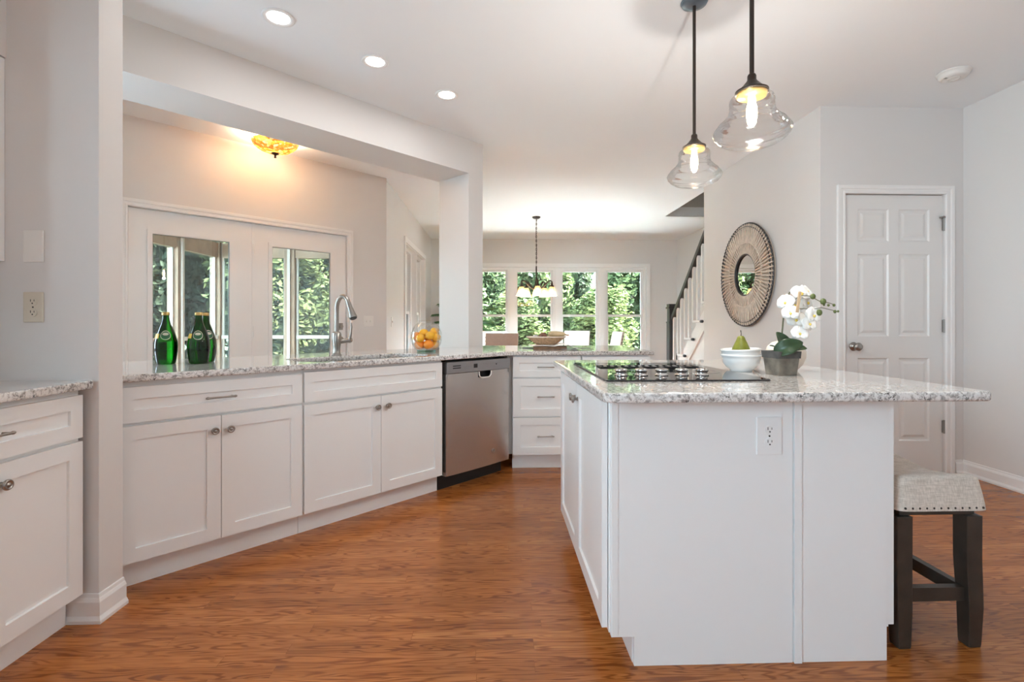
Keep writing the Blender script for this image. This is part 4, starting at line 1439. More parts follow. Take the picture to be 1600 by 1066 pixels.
stm = MB().grid(lambda u, v: seat_pt(u, v), 96, 40)
stm.build('seat', M_linen, bs, weld=True)
MB().box(-0.135, 0.135, -0.20, 0.20, 0.460, 0.500).build('seat_frame', M_legs, bs)
for sx in (-1, 1):
    for sy in (-1, 1):
        l_ = MB()
        xt, yt = sx * 0.125, sy * 0.185
        xb, yb = sx * 0.128, sy * 0.192
        rows = [(0.0, 0.021, xb - sx * 0.003, yb), (0.012, 0.0225, xb - sx * 0.003, yb), (0.14, 0.0262, xb - sx * 0.001, yb), (0.30, 0.0280, xt, yt), (0.459, 0.0285, xt, yt)]
        vs = []
        for (z, h, cx, cy_) in rows:
            vs += [(cx - h, cy_ - h, z), (cx + h, cy_ - h, z), (cx + h, cy_ + h, z), (cx - h, cy_ + h, z)]
        fs = [(3, 2, 1, 0)] + [(i * 4 + k, i * 4 + (k + 1) % 4, (i + 1) * 4 + (k + 1) % 4, (i + 1) * 4 + k) for i in range(4) for k in range(4)] + [(16, 17, 18, 19)]
        l_.add(vs, fs)
        l_.build('leg', M_legs, bs, bevel=0.003)
for sy in (-1, 1):
    MB().box(-0.098, 0.098, sy * 0.188 - 0.013, sy * 0.188 + 0.013, 0.158, 0.205).build('stretcher', M_legs, bs)
for sx in (-1, 1):
    MB().box(sx * 0.126 - 0.013, sx * 0.126 + 0.013, -0.156, 0.156, 0.150, 0.196).build('stretcher', M_legs, bs)
nail0 = None
spots = []
for k in range(12):
    x = -0.1375 + 0.025 * k
    spots += [(x, -SY * 0.990, PI / 2), (x, SY * 0.990, PI / 2)]
for k in range(17):
    y = -0.200 + 0.025 * k
    spots += [(SX * 0.990, y, 0), (-SX * 0.990, y, 0)]
for i, (x, y, a) in enumerate(spots):
    if nail0 is None:
        nail0 = MB().ball((0, 0, 0), (0.0042, 0.0042, 0.0042), 8, 6).build('nailhead', M_bronze, bs)
        o = nail0
    else:
        o = nail0.copy(); C.objects.link(o); o.parent = bs
    o.location = (x, y, SZ0 + 0.010)

# ------------------------------------------------------------------ things on the counters
# green bottles
def bottle(label, x, y, rz):
    r = thing('glass_bottle', label, 'bottle', (x, y, KT), rz, 'green glass bottles')
    MB().lathe([(0.0, 0.006), (0.030, 0.002), (0.041, 0.0005), (0.0445, 0.004), (0.047, 0.020), (0.0525, 0.060), (0.0545, 0.092), (0.0525, 0.118), (0.045, 0.150), (0.033, 0.184), (0.022, 0.212), (0.0165, 0.236), (0.0150, 0.258), (0.0165, 0.261), (0.0165, 0.268), (0.0, 0.268)], 36).build('glass_body', M_bottle, r)
    MB().lathe([(0.0172, 0.256), (0.0182, 0.258), (0.0176, 0.272), (0.0, 0.273)], 24).build('cap', M_gold, r)
    pr = [(0.0530, 0.116), (0.0455, 0.149), (0.0335, 0.1835), (0.0265, 0.202)]

    def rad(z):
        for (r0, z0), (r1, z1) in zip(pr, pr[1:]):
            if z0 <= z <= z1:
                return r0 + (r1 - r0) * (z - z0) / (z1 - z0)
        return pr[-1][0]

    def patch(da, zc, dz, off):
        """oval patch hugging the shoulder"""
        m = MB()
        n = 24
        vs = []
        for rg in (0.0, 0.5, 1.0):
            for k in range(n):
                t = 2 * PI * k / n
                z = zc + dz * rg * math.sin(t)
                a = -PI / 2 + da * rg * math.cos(t)
                q = rad(z) + off
                vs.append((q * math.cos(a), q * math.sin(a), z))
        fs = [(i * n + k, i * n + (k + 1) % n, (i + 1) * n + (k + 1) % n, (i + 1) * n + k) for i in range(2) for k in range(n)]
        return m.add(vs, fs, True)
    lb = patch(0.50, 0.152, 0.024, 0.0012).build('label', M_lab_white, r)
    patch(0.44, 0.152, 0.0208, 0.0022).build('label_field', M_lab_green, lb)
    patch(0.30, 0.158, 0.007, 0.0030).build('label_band', M_lab_white, lb)
    nb = MB().lathe([(rad(0.135) + 0.001, 0.135), (rad(0.160) + 0.001, 0.160)], 20, a0=PI * 1.5 - 1.35, a1=PI * 1.5 - 0.66)
    nb.build('neck_label', M_lab_yellow, r)
    return r


bottle('green glass bottle standing nearest the grey wall end', -1.735, 2.665, 0.55)
bottle('green glass bottle standing in front, right of the first', -1.580, 2.690, 0.45)
bottle('green glass bottle mostly hidden behind the right bottle', -1.612, 2.806, 0.9)

# glass jar with citrus
jx, jy = -0.521, 3.735
jar = thing('glass_jar', 'round clear glass jar of oranges and lemons beside the post', 'jar', (jx, jy, KT))
MB().lathe([(0.068, 0.012), (0.085, 0.022), (0.108, 0.060), (0.1165, 0.105), (0.113, 0.145), (0.097, 0.185), (0.075, 0.208), (0.060, 0.216), (0.056, 0.224), (0.058, 0.231), (0.063, 0.234)], 48).build('bowl', M_jar, jar)
MB().lathe([(0.0, 0.001), (0.064, 0.001), (0.070, 0.004), (0.070, 0.010), (0.066, 0.013), (0.0, 0.013)], 40).build('foot', M_jarfoot, jar)
fr_spots = [('orange', -0.050, -0.030, 0.054), ('orange', 0.025, -0.055, 0.056), ('lemon', 0.062, 0.005, 0.052), ('orange', 0.005, 0.055, 0.050), ('lemon', -0.060, 0.030, 0.060),
            ('lemon', -0.040, -0.062, 0.104), ('orange', -0.080, -0.005, 0.112), ('lemon', 0.035, -0.050, 0.122), ('lemon', 0.078, -0.018, 0.108), ('orange', 0.010, 0.040, 0.115),
            ('lemon', 0.060, 0.030, 0.150), ('lemon', -0.020, 0.000, 0.140)]
labs = {'orange': ['orange at the bottom left of the glass jar', 'orange in front at the bottom of the glass jar', 'orange at the bottom back of the glass jar', 'orange high at the left inside of the glass jar', 'orange hidden in the middle of the glass jar'],
        'lemon': ['yellow lemon at the lower right of the glass jar', 'yellow lemon low at the back left of the glass jar', 'yellow lemon in front, left of centre in the glass jar', 'yellow lemon in front, above the front orange in the jar', 'yellow lemon at the far right of the glass jar', 'yellow lemon topmost at the right in the glass jar', 'yellow lemon on top in the middle of the glass jar']}
cnt = {'orange': 0, 'lemon': 0}
for kd, x, y, z in fr_spots:
    i = cnt[kd]; cnt[kd] += 1
    m = MB()
    if kd == 'orange':
        m.ball((0, 0, 0), (0.0385, 0.0385, 0.0365), 24, 14)
    else:
        q = [(0.0, -0.040), (0.006, -0.038), (0.012, -0.033), (0.026, -0.021), (0.0315, 0.0), (0.026, 0.021), (0.012, 0.033), (0.006, 0.038), (0.0, 0.040)]
        Rm = Matrix.Rotation(random.uniform(0, 3), 3, 'Z') @ Matrix.Rotation(random.uniform(0.7, 1.6), 3, 'X')
        m.lathe(q, 22, M=Rm)
    o = m.build(kd, M_orange if kd == 'orange' else M_lemon, loc=(jx + x * 0.92, jy + y * 0.92, KT + z))
    tag(o, labs[kd][i], kd, 'citrus in the glass jar')

# bowls and pear
bx, by = 1.098, 2.19
bprof = [(0.0, 0.003), (0.040, 0.003), (0.040, 0.0005), (0.046, 0.0005), (0.047, 0.008), (0.062, 0.018), (0.076, 0.036), (0.081, 0.055), (0.081, 0.066), (0.085, 0.068), (0.085, 0.075), (0.081, 0.076), (0.078, 0.066), (0.076, 0.050), (0.068, 0.032), (0.050, 0.016), (0.0, 0.010)]
b1 = MB().lathe(bprof, 48).build('bowl', M_white, loc=(bx, by, KT))
tag(b1, 'white ceramic bowl, lower of the stacked pair on the island', 'bowl', 'stacked white bowls')
b2 = MB().lathe(bprof[4:] if False else bprof, 48, M=Matrix.Scale(0.985, 3)).build('bowl', M_white, loc=(bx, by, KT + 0.026))
b2.rotation_euler = (0.0, math.radians(-2.5), 0)
tag(b2, 'white ceramic bowl holding the pear, upper of the stacked pair', 'bowl', 'stacked white bowls')
pr_ = thing('pear', 'green pear with a thin stem in the white bowls', 'pear', (bx, by, KT + 0.040))
MB().lathe([(0.0, 0.0), (0.014, 0.002), (0.030, 0.012), (0.039, 0.030), (0.040, 0.046), (0.036, 0.064), (0.027, 0.084), (0.0195, 0.100), (0.016, 0.110), (0.011, 0.117), (0.0, 0.1185)], 30).build('flesh', M_pear, pr_)
MB().tube([(0, 0, 0.116), (0.001, 0, 0.130), (-0.001, 0.001, 0.143)], [0.0022, 0.0016, 0.0020], 8).build('stem', M_bark, pr_)

# cream vase behind the pot
vs_ = MB().lathe([(0.0, 0.001), (0.046, 0.001), (0.050, 0.006), (0.070, 0.030), (0.083, 0.062), (0.083, 0.085), (0.074, 0.110), (0.054, 0.128), (0.036, 0.134), (0.034, 0.128), (0.0, 0.122)], 48).build('round_vase', M_vase, loc=(1.316, 2.215, KT))
tag(vs_, 'round cream vase standing behind the orchid pot', 'vase')

# orchid in a square pot
po = thing('potted_orchid', 'white artificial orchid in a weathered square pot on the island', 'potted plant', (1.190, 2.035, KT))


def sqr(h0, h1, z0, z1, wall=0.006):
    m = MB()
    def ring(h, z):
        r = 0.008
        pts = rrect(-h, h, -h, h, r, 3)
        return [(x, y, z) for x, y in pts]
    loops = [ring(h0, z0), ring(h1, z1), ring(h1 - wall, z1), ring(h0 - wall, z0 + 0.006)]
    n = len(loops[0])
    vs = [p for l_ in loops for p in l_]
    fs = [(i * n + k, i * n + (k + 1) % n, (i + 1) * n + (k + 1) % n, (i + 1) * n + k) for i in range(3) for k in range(n)]
    fs.append(tuple(range(n - 1, -1, -1)))
    fs.append(tuple(range(3 * n, 4 * n)))
    m.add(vs, fs)
    return m


sqr(0.043, 0.050, 0.0005, 0.072).build('pot', M_pot, po, rotz=0.12)
sqr(0.0535, 0.0555, 0.070, 0.099, 0.009).build('pot_rim', M_potrim, po, rotz=0.12)
MB().box(-0.044, 0.044, -0.044, 0.044, 0.080, 0.088).build('soil', M_soil, po, rotz=0.12)


def leaf_mb(base, tip, width, bulge, up, fold=0.25):
    base = Vector(base); tip = Vector(tip)
    d = tip - base
    side = d.cross(Vector(up)).normalized()
    nrm = side.cross(d).normalized()

    def fn(u, v):
        t = v
        wv = width * (math.sin(PI * min(1, t ** 0.75)) ** 0.7) * (1 if t < 0.999 else 0.05) + 0.002
        x = (u - 0.5) * 2
        p = base + d * t + nrm * (bulge * math.sin(PI * t)) + side * (x * wv) + nrm * (fold * abs(x) * wv)
        return tuple(p)
    return MB().grid(fn, 8, 16)


def solid(o, th):
    q = o.modifiers.new('solid', 'SOLIDIFY'); q.thickness = th; q.offset = 0
    return o


lf = [((-0.048, -0.030, 0.093), (0.054, -0.062, 0.137), 0.031, 0.022, (0.1, -1.0, 0.45)),
      ((0.004, 0.0, 0.090), (-0.036, -0.028, 0.178), 0.036, 0.014, (0.35, -1.0, 0.25)),
      ((-0.02, -0.020, 0.090), (0.066, -0.070, 0.112), 0.026, 0.020, (0.0, -0.8, 0.8)),
      ((0.01, 0.0, 0.088), (0.052, 0.02, 0.150), 0.030, 0.020, (-0.3, -0.9, 0.5)),
      ((-0.01, 0.0, 0.088), (-0.060, -0.02, 0.122), 0.009, 0.010, (0, -0.4, 1))]
for b_, t_, wd, bl, up in lf:
    solid(leaf_mb(b_, t_, wd, bl, up).build('leaf', M_leaf, po), 0.002)
MB().tube([(0.0, 0.0, 0.085), (0.004, -0.002, 0.18), (0.012, -0.004, 0.28), (0.030, -0.012, 0.345)], 0.0032, 8).build('stem', M_stem, po)
MB().beam((0.022, -0.075, 0.258), (0.032, -0.078, 0.340), 0.012, 0.009).build('stake', M_stake, po)
spray = [(0.030, -0.012, 0.300), (0.065, -0.03, 0.328), (0.098, -0.04, 0.326), (0.130, -0.05, 0.305), (0.165, -0.055, 0.298), (0.190, -0.055, 0.290)]
MB().tube(spray, 0.0016, 6).build('branch', M_stem, po)
spray2 = [(0.060, -0.03, 0.275), (0.105, -0.045, 0.272), (0.140, -0.05, 0.278), (0.180, -0.055, 0.268), (0.205, -0.055, 0.262)]
MB().tube(spray2, 0.0015, 6).build('branch', M_stem, po)
for (x, y, z, r_) in ((0.108, -0.043, 0.324, 0.0105), (0.145, -0.052, 0.303, 0.0115), (0.130, -0.05, 0.258, 0.0115), (0.165, -0.055, 0.288, 0.005), (0.188, -0.055, 0.288, 0.0055), (0.192, -0.055, 0.262, 0.0062), (0.150, -0.05, 0.290, 0.0045), (0.205, -0.055, 0.263, 0.0045)):
    MB().ball((x, y, z), (r_, r_, r_ * 1.15), 10, 7).build('bud', M_bud, po)


def flower(pos, face, size):
    face = Vector(face).normalized()
    q = face.to_track_quat('Z', 'Y').to_matrix()
    m = MB()
    for (ang, L, W) in ((90, 1.0, 0.46), (210, 0.95, 0.44), (330, 0.95, 0.44), (20, 1.02, 0.74), (160, 1.02, 0.74)):
        a = math.radians(ang)
        dirv = Vector((math.cos(a), math.sin(a), 0)); sd = Vector((-math.sin(a), math.cos(a), 0))

        def fn(u, v, dirv=dirv, sd=sd, L=L, W=W):
            x = (u - 0.5) * 2
            wv = W * math.sin(PI * (0.08 + 0.90 * v)) ** 0.75
            p = dirv * (L * v) + sd * (x * wv) + Vector((0, 0, 0.22 * math.sin(PI * v * 0.9) - 0.10 * x * x * v - 0.10 * v * v + (0.03 if W > 0.6 else 0)))
            p = q @ (p * size)
            return (p.x + pos[0], p.y + pos[1], p.z + pos[2])
        m.grid(fn, 6, 8)
    o = m.build('flower', M_petal, po)
    solid(o, 0.0006)
    c = q @ Vector((0, -0.08 * size, 0.16 * size))
    l_ = MB().ball((pos[0] + c.x, pos[1] + c.y, pos[2] + c.z), (size * 0.13, size * 0.13, size * 0.15), 10, 7)
    l_.build('flower_centre', M_lip, o)


fls = [((0.052, -0.045, 0.172), (-0.25, -0.9, 0.25), 0.034), ((0.088, -0.050, 0.212), (0.1, -0.95, 0.2), 0.034), ((0.108, -0.045, 0.246), (0.2, -0.95, 0.15), 0.038),
       ((0.020, -0.035, 0.256), (-0.5, -0.8, 0.1), 0.035), ((0.014, -0.01, 0.300), (-0.75, -0.55, 0.2), 0.037), ((0.078, -0.01, 0.336), (0.05, -0.9, 0.5), 0.042),
       ((0.060, 0.005, 0.290), (0.0, -0.95, 0.1), 0.040), ((0.112, 0.004, 0.300), (0.5, -0.8, 0.2), 0.040), ((0.070, 0.010, 0.230), (-0.3, -0.9, 0.0), 0.040),
       ((0.120, 0.010, 0.205), (0.6, -0.75, 0.0), 0.038), ((0.108, 0.0, 0.345), (0.4, -0.7, 0.5), 0.036), ((0.086, 0.014, 0.182), (0.2, -0.9, -0.1), 0.034)]
for f in fls:
    flower(*f)

# basket, gourd, balls, board and open magazine on the peninsula
kx, ky = 0.455, 4.13
bd_ = MB().box(-0.14, 0.125, -0.07, 0.09, 0.0005, 0.024).build('cutting_board', M_board, loc=(kx - 0.002, 4.10, KT), bevel=0.004)
tag(bd_, 'brown wooden board under the magazine on the peninsula', 'cutting board')
mg = thing('open_magazine', 'open magazine lying across the wooden board', 'magazine', (kx + 0.02, 4.10, KT + 0.025))


def page(side):
    def fn(u, v):
        x = u * 0.20 * side
        h = 0.018 * math.sin(PI * min(1, u * 1.25)) ** 1 * (1 - u * 0.3) + 0.0015
        if side < 0:
            h = 0.004 * math.sin(PI * u) + 0.002
        if side > 0 and u > 0.5:
            h -= (u - 0.5) * 0.040
        y = (v - 0.5) * 0.26
        return (x, y - x * 0.15, h + 0.001)
    return MB().grid(fn, 18, 4)


for s_ in (-1, 1):
    solid(page(s_).build('page', M_page, mg), 0.0022)
prn = MB()
for k in range(7):
    prn.add([(0.03, 0.10 - 0.03 * k, 0.0235), (0.09, 0.09 - 0.03 * k, 0.0215), (0.09, 0.082 - 0.03 * k, 0.0215), (0.03, 0.092 - 0.03 * k, 0.0235)], [(0, 1, 2, 3)])
cover = MB().beam((0.05, -0.145, -0.020), (0.28, -0.10, -0.012), 0.06, 0.003)
cover.build('cover', M_print, mg)
kbk = thing('wicker_basket', 'shallow wicker basket holding decorative balls on the peninsula', 'basket', (kx - 0.03, 4.20, KT + 0.0345))
wk = MB()
for j in range(9):
    t = j / 8
    rx, ry, z = 0.085 + 0.075 * t, 0.075 + 0.06 * t, 0.006 + 0.056 * t
    wk.tube([(rx * math.cos(2 * PI * k / 56), ry * math.sin(2 * PI * k / 56), z + (0.002 if k % 2 else -0.002)) for k in range(56)], 0.0048, 6, closed=True)
wk.build('woven_side', M_wicker, kbk)
MB().lathe([(0.0, 0.004), (0.084, 0.004), (0.084, 0.001), (0.0, 0.001)], 36, M=Matrix.Diagonal((1, 0.88, 1))).build('base', M_wicker, kbk)
MB().tube([(0.164 * math.cos(2 * PI * k / 40), 0.138 * math.sin(2 * PI * k / 40), 0.064) for k in range(40)], 0.0055, 8, closed=True).build('rim', M_cord, kbk)
for (x, y, z, r_, m_, lab) in ((-0.028, -0.02, 0.066, 0.036, M_ball, 'dark brown woven ball heaped in the wicker basket'), (-0.090, -0.005, 0.054, 0.028, M_greyball, 'pale grey woven ball at the left of the wicker basket')):
    o = MB().ball((0, 0, 0), r_, 20, 12).build('decorative_ball', m_, loc=(kx - 0.03 + x, 4.20 + y, KT + 0.0345 + z))
    tag(o, lab, 'ball', 'decorative balls in the basket')
gd = thing('gourd', 'long tan gourd lying across the right of the wicker basket', 'gourd', (kx + 0.055, 4.14, KT + 0.0345 + 0.086))
MB().tube([(-0.075, 0, 0.004), (-0.068, 0, 0.004), (-0.045, 0, 0.004), (-0.01, 0, 0.004), (0.03, 0, 0.002), (0.058, 0, 0.0), (0.068, 0, -0.001)], [0.006, 0.016, 0.022, 0.023, 0.021, 0.016, 0.008], 16).build('skin', M_gourd, gd)
MB().tube([(0.066, 0, -0.001), (0.085, 0, -0.006), (0.100, 0, -0.005)], [0.007, 0.005, 0.006], 8).build('stem', M_board, gd)
pe = MB().tube([(-0.06, 0, 0.005), (0.06, 0.01, 0.005)], 0.0045, 8).build('pen', M_print, loc=(kx - 0.17, 4.20, KT))
tag(pe, 'dark pen lying left of the wooden board', 'pen')


# ------------------------------------------------------------------ dining chairs
def chair_proto():
    r = thing('dining_chair', '', 'chair', (0, 0, 0), 0, 'upholstered dining chairs')
    # faces +y (sitter looks to +y); back at -y side
    bk = MB()
    nz = 10
    vs = []
    for j in range(nz + 1):
        t = j / nz
        z = 0.46 + 0.535 * t
        yo = -0.22 - 0.085 * t ** 1.3
        th = 0.065 - 0.022 * t
        hw = 0.215 + 0.012 * t
        vs += [(-hw, yo - th / 2, z), (hw, yo - th / 2, z), (hw, yo + th / 2, z), (-hw, yo + th / 2, z)]
    fs = [(3, 2, 1, 0), (nz * 4, nz * 4 + 1, nz * 4 + 2, nz * 4 + 3)] + [(i * 4 + k, i * 4 + (k + 1) % 4, (i + 1) * 4 + (k + 1) % 4, (i + 1) * 4 + k) for i in range(nz) for k in range(4)]
    bk.add(vs, fs)
    bk.build('backrest', M_linen2, r, bevel=0.012)
    MB().box(-0.235, 0.235, -0.25, 0.24, 0.375, 0.475).build('seat', M_linen2, r, bevel=0.02)
    for sx in (-1, 1):
        for sy in (-1, 1):
            MB().tube([(sx * 0.20, sy * 0.20, 0.374), (sx * 0.205, sy * 0.21, 0.0)], [0.026, 0.018], 4, smooth=False).build('leg', M_legs, r)
    for sx in (-1, 1):
        for j in range(9):
            t = (j + 0.5) / 9
            MB().ball((sx * (0.2175 + 0.012 * t), -0.22 - 0.085 * t ** 1.3, 0.50 + 0.46 * t), (0.004, 0.010, 0.010), 8, 6).build('nailhead', M_bronze, r)
    return r


cp = chair_proto()
places = [(0.052, 7.10, 0.10, 'beige dining chair with its back to the counter, right beside the post'),
          (0.02, 7.86, PI + 0.2, 'beige dining chair at the far left, behind the nearest one'),
          (1.345, 8.45, PI - 0.30, 'beige dining chair under the third window, seen from the front'),
          (1.60, 7.62, PI / 2 - 0.25 + 0.35, 'beige dining chair turned sideways showing dark nailheads')]
for i, (x, y, rz, lab) in enumerate(places):
    o = cp if i == 0 else copy_tree(cp)
    o.location = (x, y, 0)
    o.rotation_euler = (0, 0, rz)
    o['label'] = lab

# ------------------------------------------------------------------ palm behind the post
pl = thing('potted_palm', 'tall leafy palm in a basket behind the square post', 'potted plant', (-0.59, 8.80, 0))
MB().lathe([(0.0, 0.001), (0.14, 0.001), (0.17, 0.10), (0.18, 0.26), (0.165, 0.34), (0.15, 0.34), (0.15, 0.30), (0.0, 0.30)], 36).build('basket_pot', M_basketpot, pl)
MB().tube([(0, 0, 0.30), (0.01, 0, 0.6), (0.0, 0.01, 0.95)], [0.035, 0.028, 0.022], 10).build('trunk', M_bark, pl)
for k in range(28):
    a = 2 * PI * k / 28 + 0.2
    el = (0.35, 0.75, 1.1, 1.35)[k % 4] + random.uniform(-0.08, 0.08)
    L = (0.45, 0.56, 0.76, 0.95)[k % 4] * random.uniform(0.9, 1.05) * (0.92 + 0.22 * max(0, math.cos(a)) ** 2)
    fm = MB()
    spine = []
    for j in range(15):
        t = j / 14
        rr = L * (t * math.cos(el) + 0.22 * t * t)
        zz = 1.00 + L * (t * math.sin(el) * 1.05 - 0.50 * t * t)
        spine.append(Vector((rr * math.cos(a), rr * math.sin(a), zz)))
    fm.tube(spine, [0.006 * (1 - 0.8 * j / 14) for j in range(15)], 5)
    for j in range(2, 15):
        for hf in (0, 1, 2):
            t = (j + hf / 3.0) / 14
            if t > 1: continue
            i0 = min(13, int(t * 14)); f_ = t * 14 - i0
            p = spine[i0].lerp(spine[i0 + 1], f_)
            d = (spine[i0 + 1] - spine[i0]).normalized()
            sd = d.cross(Vector((0, 0, 1))).normalized()
            ll = 0.25 * (1 - 0.55 * t) * (0.6 + 1.2 * min(t, 0.4))
            for s_ in (-1, 1):
                e1 = p + (d * 0.55 + sd * s_ * 0.8 + Vector((0, 0, 0.12))).normalized() * ll * 0.55
                e2 = p + (d * 0.75 + sd * s_ * 0.8 + Vector((0, 0, -0.35))).normalized() * ll
                wv = Vector((0, 0, 1)).cross(sd * s_).normalized() * 0.011
                fm.add([p - wv * 0.4, p + wv * 0.4, e1 + wv, e1 - wv, e2], [(0, 1, 2, 3), (3, 2, 4)])
    fm.build('frond', M_frond, pl)

# ------------------------------------------------------------------ outside: ground, patio, porch, trees, hill
struct(MB().box(-40, 45, 3.0, 70, -0.62, -0.60).build('ground', M_lawn), 'lawn outside the windows', 'ground')
struct(MB().box(-4.0, 9.0, 9.66, 13.4, -0.59, -0.40).build('patio', M_patio), 'unseen pale patio added outside the dining windows to bounce sunlight', 'patio')  # unseen slab added to throw sunlight up onto the ceiling

pf = MB().prism([(-4.35, 4.2), st(0.35, -4.96), (-1.42, 5.62), (-1.42, 7.75), (-4.35, 7.75)], -0.15, -0.02)
struct(pf.build('porch_floor', M_porch), 'wooden deck of the screened porch', 'floor')
prf = MB().prism([(-4.5, 4.2), st(0.35, -4.96), (-1.38, 5.64), (-1.38, 7.9), (-4.5, 7.9)], 2.46, 2.52)
struct(prf.build('porch_roof', M_porch), 'wooden roof deck of the screened porch', 'roof')
PG = 'porch posts and beams'


def post(x, y, lab, wd=0.14):
    r = thing('porch_post', lab, 'post', (x, y, -0.02), 0, 'screened porch posts')
    MB().box(-wd / 2, wd / 2, -wd / 2, wd / 2, 0, 2.36).build('shaft', M_porch, r)
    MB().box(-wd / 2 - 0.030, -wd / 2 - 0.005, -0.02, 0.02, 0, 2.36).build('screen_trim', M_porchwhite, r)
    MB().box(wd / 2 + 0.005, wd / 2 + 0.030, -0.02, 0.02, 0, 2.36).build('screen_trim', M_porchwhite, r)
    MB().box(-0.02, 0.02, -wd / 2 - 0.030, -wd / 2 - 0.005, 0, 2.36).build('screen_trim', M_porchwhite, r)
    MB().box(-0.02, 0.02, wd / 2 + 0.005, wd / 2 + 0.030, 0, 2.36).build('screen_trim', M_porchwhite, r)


post(-4.20, 5.55, 'wooden porch post left of the first bottle behind the glass door')
post(-4.20, 6.65, 'wooden porch post seen between the bottles through the left glass door')
post(-4.20, 7.62, 'wooden corner post of the porch at right of left glass door')
post(-3.10, 7.62, 'wooden porch post seen in the right glass door', 0.15)
post(-1.98, 7.62, 'wooden porch post nearest the dining room wall')


def make_screen_mat():
    m, n, l, p = mat('insect_screen')
    p.inputs['Base Color'].default_value = (0.05, 0.055, 0.055, 1)
    p.inputs['Roughness'].default_value = 0.8
    t = n.new('ShaderNodeBsdfTransparent')
    ms = n.new('ShaderNodeMixShader')
    ms.inputs['Fac'].default_value = 0.66
    l.new(p.outputs['BSDF'], ms.inputs[1])
    l.new(t.outputs['BSDF'], ms.inputs[2])
    l.new(ms.outputs['Shader'], n['Material Output'].inputs['Surface'])
    return m


M_screen = make_screen_mat()
for (x0, x1, y0, y1, lab) in ((-4.202, -4.198, 4.25, 5.46, 'left side, nearest the house'), (-4.202, -4.198, 5.64, 6.56, 'left side, left of the bottles'), (-4.202, -4.198, 6.74, 7.53, 'left side, between the bottles'),
                              (-4.11, -3.195, 7.618, 7.622, 'back side, next to the corner post'), (-3.005, -2.07, 7.618, 7.622, 'back side, in the right glass door')):
    o = MB().box(x0, x1, y0, y1, -0.02, 2.11).build('porch_screen', M_screen)
    tag(o, 'dark insect screen of the porch, ' + lab, 'screen', 'porch screens')


def beam_thing(nm, a, b, wx, wz, lab, m=M_porch):
    o = MB().beam(a, b, wx, wz).build(nm, m)
    return tag(o, lab, 'beam')


beam_thing('porch_beam', (-4.20, 4.25, 2.22), (-4.20, 7.72, 2.22), 0.10, 0.22, 'long wooden porch beam above the left side screens')
beam_thing('porch_beam', (-4.10, 7.62, 2.22), (-1.45, 7.62, 2.22), 0.10, 0.22, 'wooden porch beam above the back screens')
for (a, b, lab) in (((-4.165, 4.25), (-4.165, 5.46), 'on the left side nearest the house'), ((-4.165, 5.64), (-4.165, 6.56), 'left of the bottles'), ((-4.165, 6.74), (-4.165, 7.53), 'between the bottles'),
                    ((-4.11, 7.585), (-3.195, 7.585), 'left of the post in the right glass door'), ((-3.005, 7.585), (-2.07, 7.585), 'right of the post in the right glass door')):
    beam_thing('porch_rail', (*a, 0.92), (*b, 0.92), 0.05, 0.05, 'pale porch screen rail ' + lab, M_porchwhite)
for k in range(6):
    y = 4.3 + k * 0.62
    beam_thing('porch_rafter', (-4.14, y, 2.41), (-1.44 if y > 5.7 else -1.44 - (5.7 - y) * 1.05, y, 2.41), 0.045, 0.09, 'wooden porch rafter, number counted from the house'.replace('number counted from the house', ['nearest the house', 'second from the house', 'third from the house', 'fourth from the house', 'fifth from the house', 'farthest from the house'][k]))


def crown(seed, n, blobs, leaf=0.16, cone=False):
    rnd = random.Random(seed)
    m = MB()
    bl = []
    for _ in range(blobs):
        z = rnd.uniform(0.05, 1.0)
        lim = (1 - z) * 0.95 + 0.10 if cone else math.sqrt(max(0.05, 1 - (2 * z - 1.0) ** 2)) * 0.85
        a = rnd.uniform(0, 2 * PI)
        q = lim * math.sqrt(rnd.random())
        bl.append((q * math.cos(a), q * math.sin(a), z, rnd.uniform(0.16, 0.30)))
    for i in range(n):
        bx_, by_, bz_, br_ = bl[rnd.randrange(blobs)]
        while True:
            v = Vector((rnd.uniform(-1, 1), rnd.uniform(-1, 1), rnd.uniform(-1, 1)))
            if 0.1 < v.length < 1: break
        v = v.normalized() * (0.55 + 0.45 * rnd.random())
        p = Vector((bx_ + v.x * br_, by_ + v.y * br_, bz_ + v.z * br_ * 0.7))
        u = Vector((rnd.gauss(0, 1), rnd.gauss(0, 1), rnd.gauss(0, 0.7)))
        nn = (v + u * 0.6).normalized()
        t1 = nn.orthogonal().normalized()
        t1 = Matrix.Rotation(rnd.uniform(0, 6.28), 3, nn) @ t1
        t2 = nn.cross(t1)
        s_ = leaf * rnd.uniform(0.5, 1.2)
        iv = Vector((1 / 1.3, 1 / 1.3, 1 / 7.0))
        m.add([p + iv * q_ for q_ in (-t1 * s_, -t2 * s_ * 0.5 + nn * s_ * 0.1, t1 * s_, t2 * s_ * 0.5 + nn * s_ * 0.1)], [(0, 1, 2, 3)])
    me = bpy.data.meshes.new('crown')
    me.from_pydata(m.v, [], m.f)
    return me


crowns = [crown(1, 16000, 70, 0.13), crown(2, 16000, 56, 0.14), crown(3, 16000, 80, 0.12, True)]
crowns[0].materials.append(M_foliage); crowns[1].materials.append(M_foliage); crowns[2].materials.append(M_pine)
trunk_mesh = None


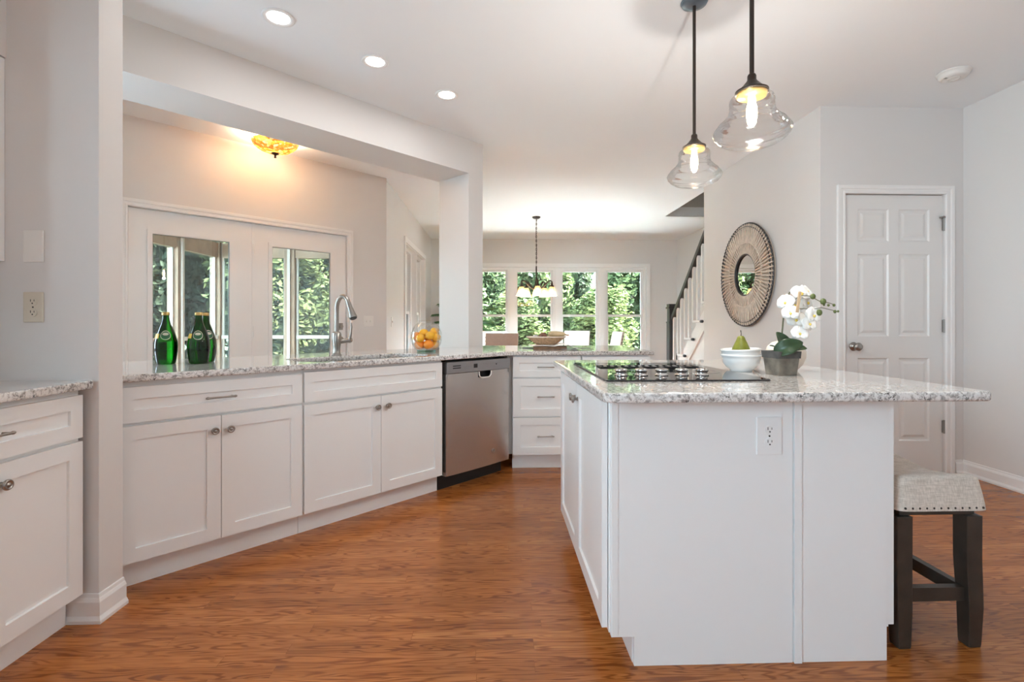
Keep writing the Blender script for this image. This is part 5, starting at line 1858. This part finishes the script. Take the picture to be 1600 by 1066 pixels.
def tree(x, y, h, wd, kind, lab):
    global trunk_mesh
    r = thing('shrub' if h < 3.2 else 'tree', lab, 'shrub' if h < 3.2 else 'tree', (x, y, -0.60), random.uniform(0, 6.28), 'shrubs outside' if h < 3.2 else 'trees outside')
    f = bpy.data.objects.new('crown', crowns[kind]); C.objects.link(f); f.parent = r
    f.scale = (wd, wd, h); f.location = (0, 0, h * 0.02)
    if h >= 3.2:
        if trunk_mesh is None:
            t = MB().tube([(0, 0, 0), (0.01, 0.0, 0.4), (-0.01, 0.01, 0.9)], [0.03, 0.022, 0.008], 8).build('trunk', M_bark, r)
            trunk_mesh = t.data
        else:
            t = bpy.data.objects.new('trunk', trunk_mesh); C.objects.link(t); t.parent = r
        t.scale = (h * 0.9, h * 0.9, h)
    return r


back = [(-3.6, 17.4, 7.2, 1.3, 0, 'leafy tree beyond the leftmost dining window'),
        (-0.9, 17.0, 6.6, 1.3, 1, 'leafy tree seen left of the chandelier through the windows'),
        (1.7, 17.6, 6.9, 1.3, 0, 'leafy tree filling the window behind the chandelier'),
        (4.6, 16.8, 6.0, 1.3, 1, 'bright leafy tree beyond the third dining window'),
        (6.9, 17.8, 6.8, 1.3, 2, 'dark tapered tree at the rightmost dining window'),
        (9.6, 17.6, 7.0, 1.3, 0, 'leafy tree beyond the far right of the dining windows'),
        (-2.3, 20.6, 8.6, 1.3, 2, 'dark tall tree behind the front row at the left windows'),
        (0.4, 20.8, 8.2, 1.3, 0, 'tall tree behind the front row at the chandelier window'),
        (3.0, 20.6, 8.8, 1.3, 2, 'dark tall tree behind the front row at the third window'),
        (5.6, 20.9, 8.4, 1.3, 1, 'tall tree behind the front row between the right windows'),
        (8.3, 20.8, 8.8, 1.3, 0, 'tall tree behind the front row at the far right'),
        (-1.9, 14.4, 2.6, 1.05, 0, 'low bush under the leftmost dining window'),
        (0.6, 14.5, 2.3, 1.05, 1, 'low bush below the chandelier window'),
        (3.1, 14.4, 2.6, 1.05, 0, 'low bush below the third dining window'),
        (5.7, 14.6, 3.0, 1.05, 1, 'bright bush below the rightmost dining window'),
        (-3.7, 9.3, 3.1, 0.8, 1, 'bushy shrub close outside the back porch screens'),
        (-7.2, 8.6, 6.4, 1.3, 2, 'dark pine left of the bottles through the glass door'),
        (-9.9, 10.2, 7.4, 1.3, 2, 'dark pine behind the first one left of the bottles'),
        (-7.6, 11.6, 7.0, 1.3, 2, 'dark pine between the bottles through the glass door'),
        (-10.4, 13.2, 8.4, 1.3, 0, 'tall leafy tree far behind the bottles'),
        (-4.9, 10.9, 5.6, 1.3, 1, 'bright leafy tree in the right glass door beyond the porch'),
        (-6.6, 14.6, 7.0, 1.3, 0, 'leafy tree behind the bright one in the right glass door'),
        (-4.0, 13.4, 6.4, 1.3, 1, 'bright leafy tree beside the faucet beyond the porch'),
        (-8.8, 15.6, 8.8, 1.3, 2, 'tall pine far beyond the porch corner'),
        (-2.4, 10.8, 5.0, 1.1, 0, 'leafy tree outside the back porch screens near the house')]
for a in back:
    tree(*a)

hm = MB()


def hill(u, v):
    x = -60 + 120 * u
    y = 34 + 30 * v
    z = -0.6 + (9 + 2.2 * math.sin(x * 0.13 + 1) + 1.2 * math.sin(x * 0.31) + 0.5 * math.sin(x * 1.1 + y)) * math.sin(PI * 0.5 * min(1, v * 1.6)) ** 0.8
    return (x, y, z)


hm.grid(hill, 90, 24)
struct(hm.build('hill', M_hill), 'wooded hill far behind the trees', 'hill')
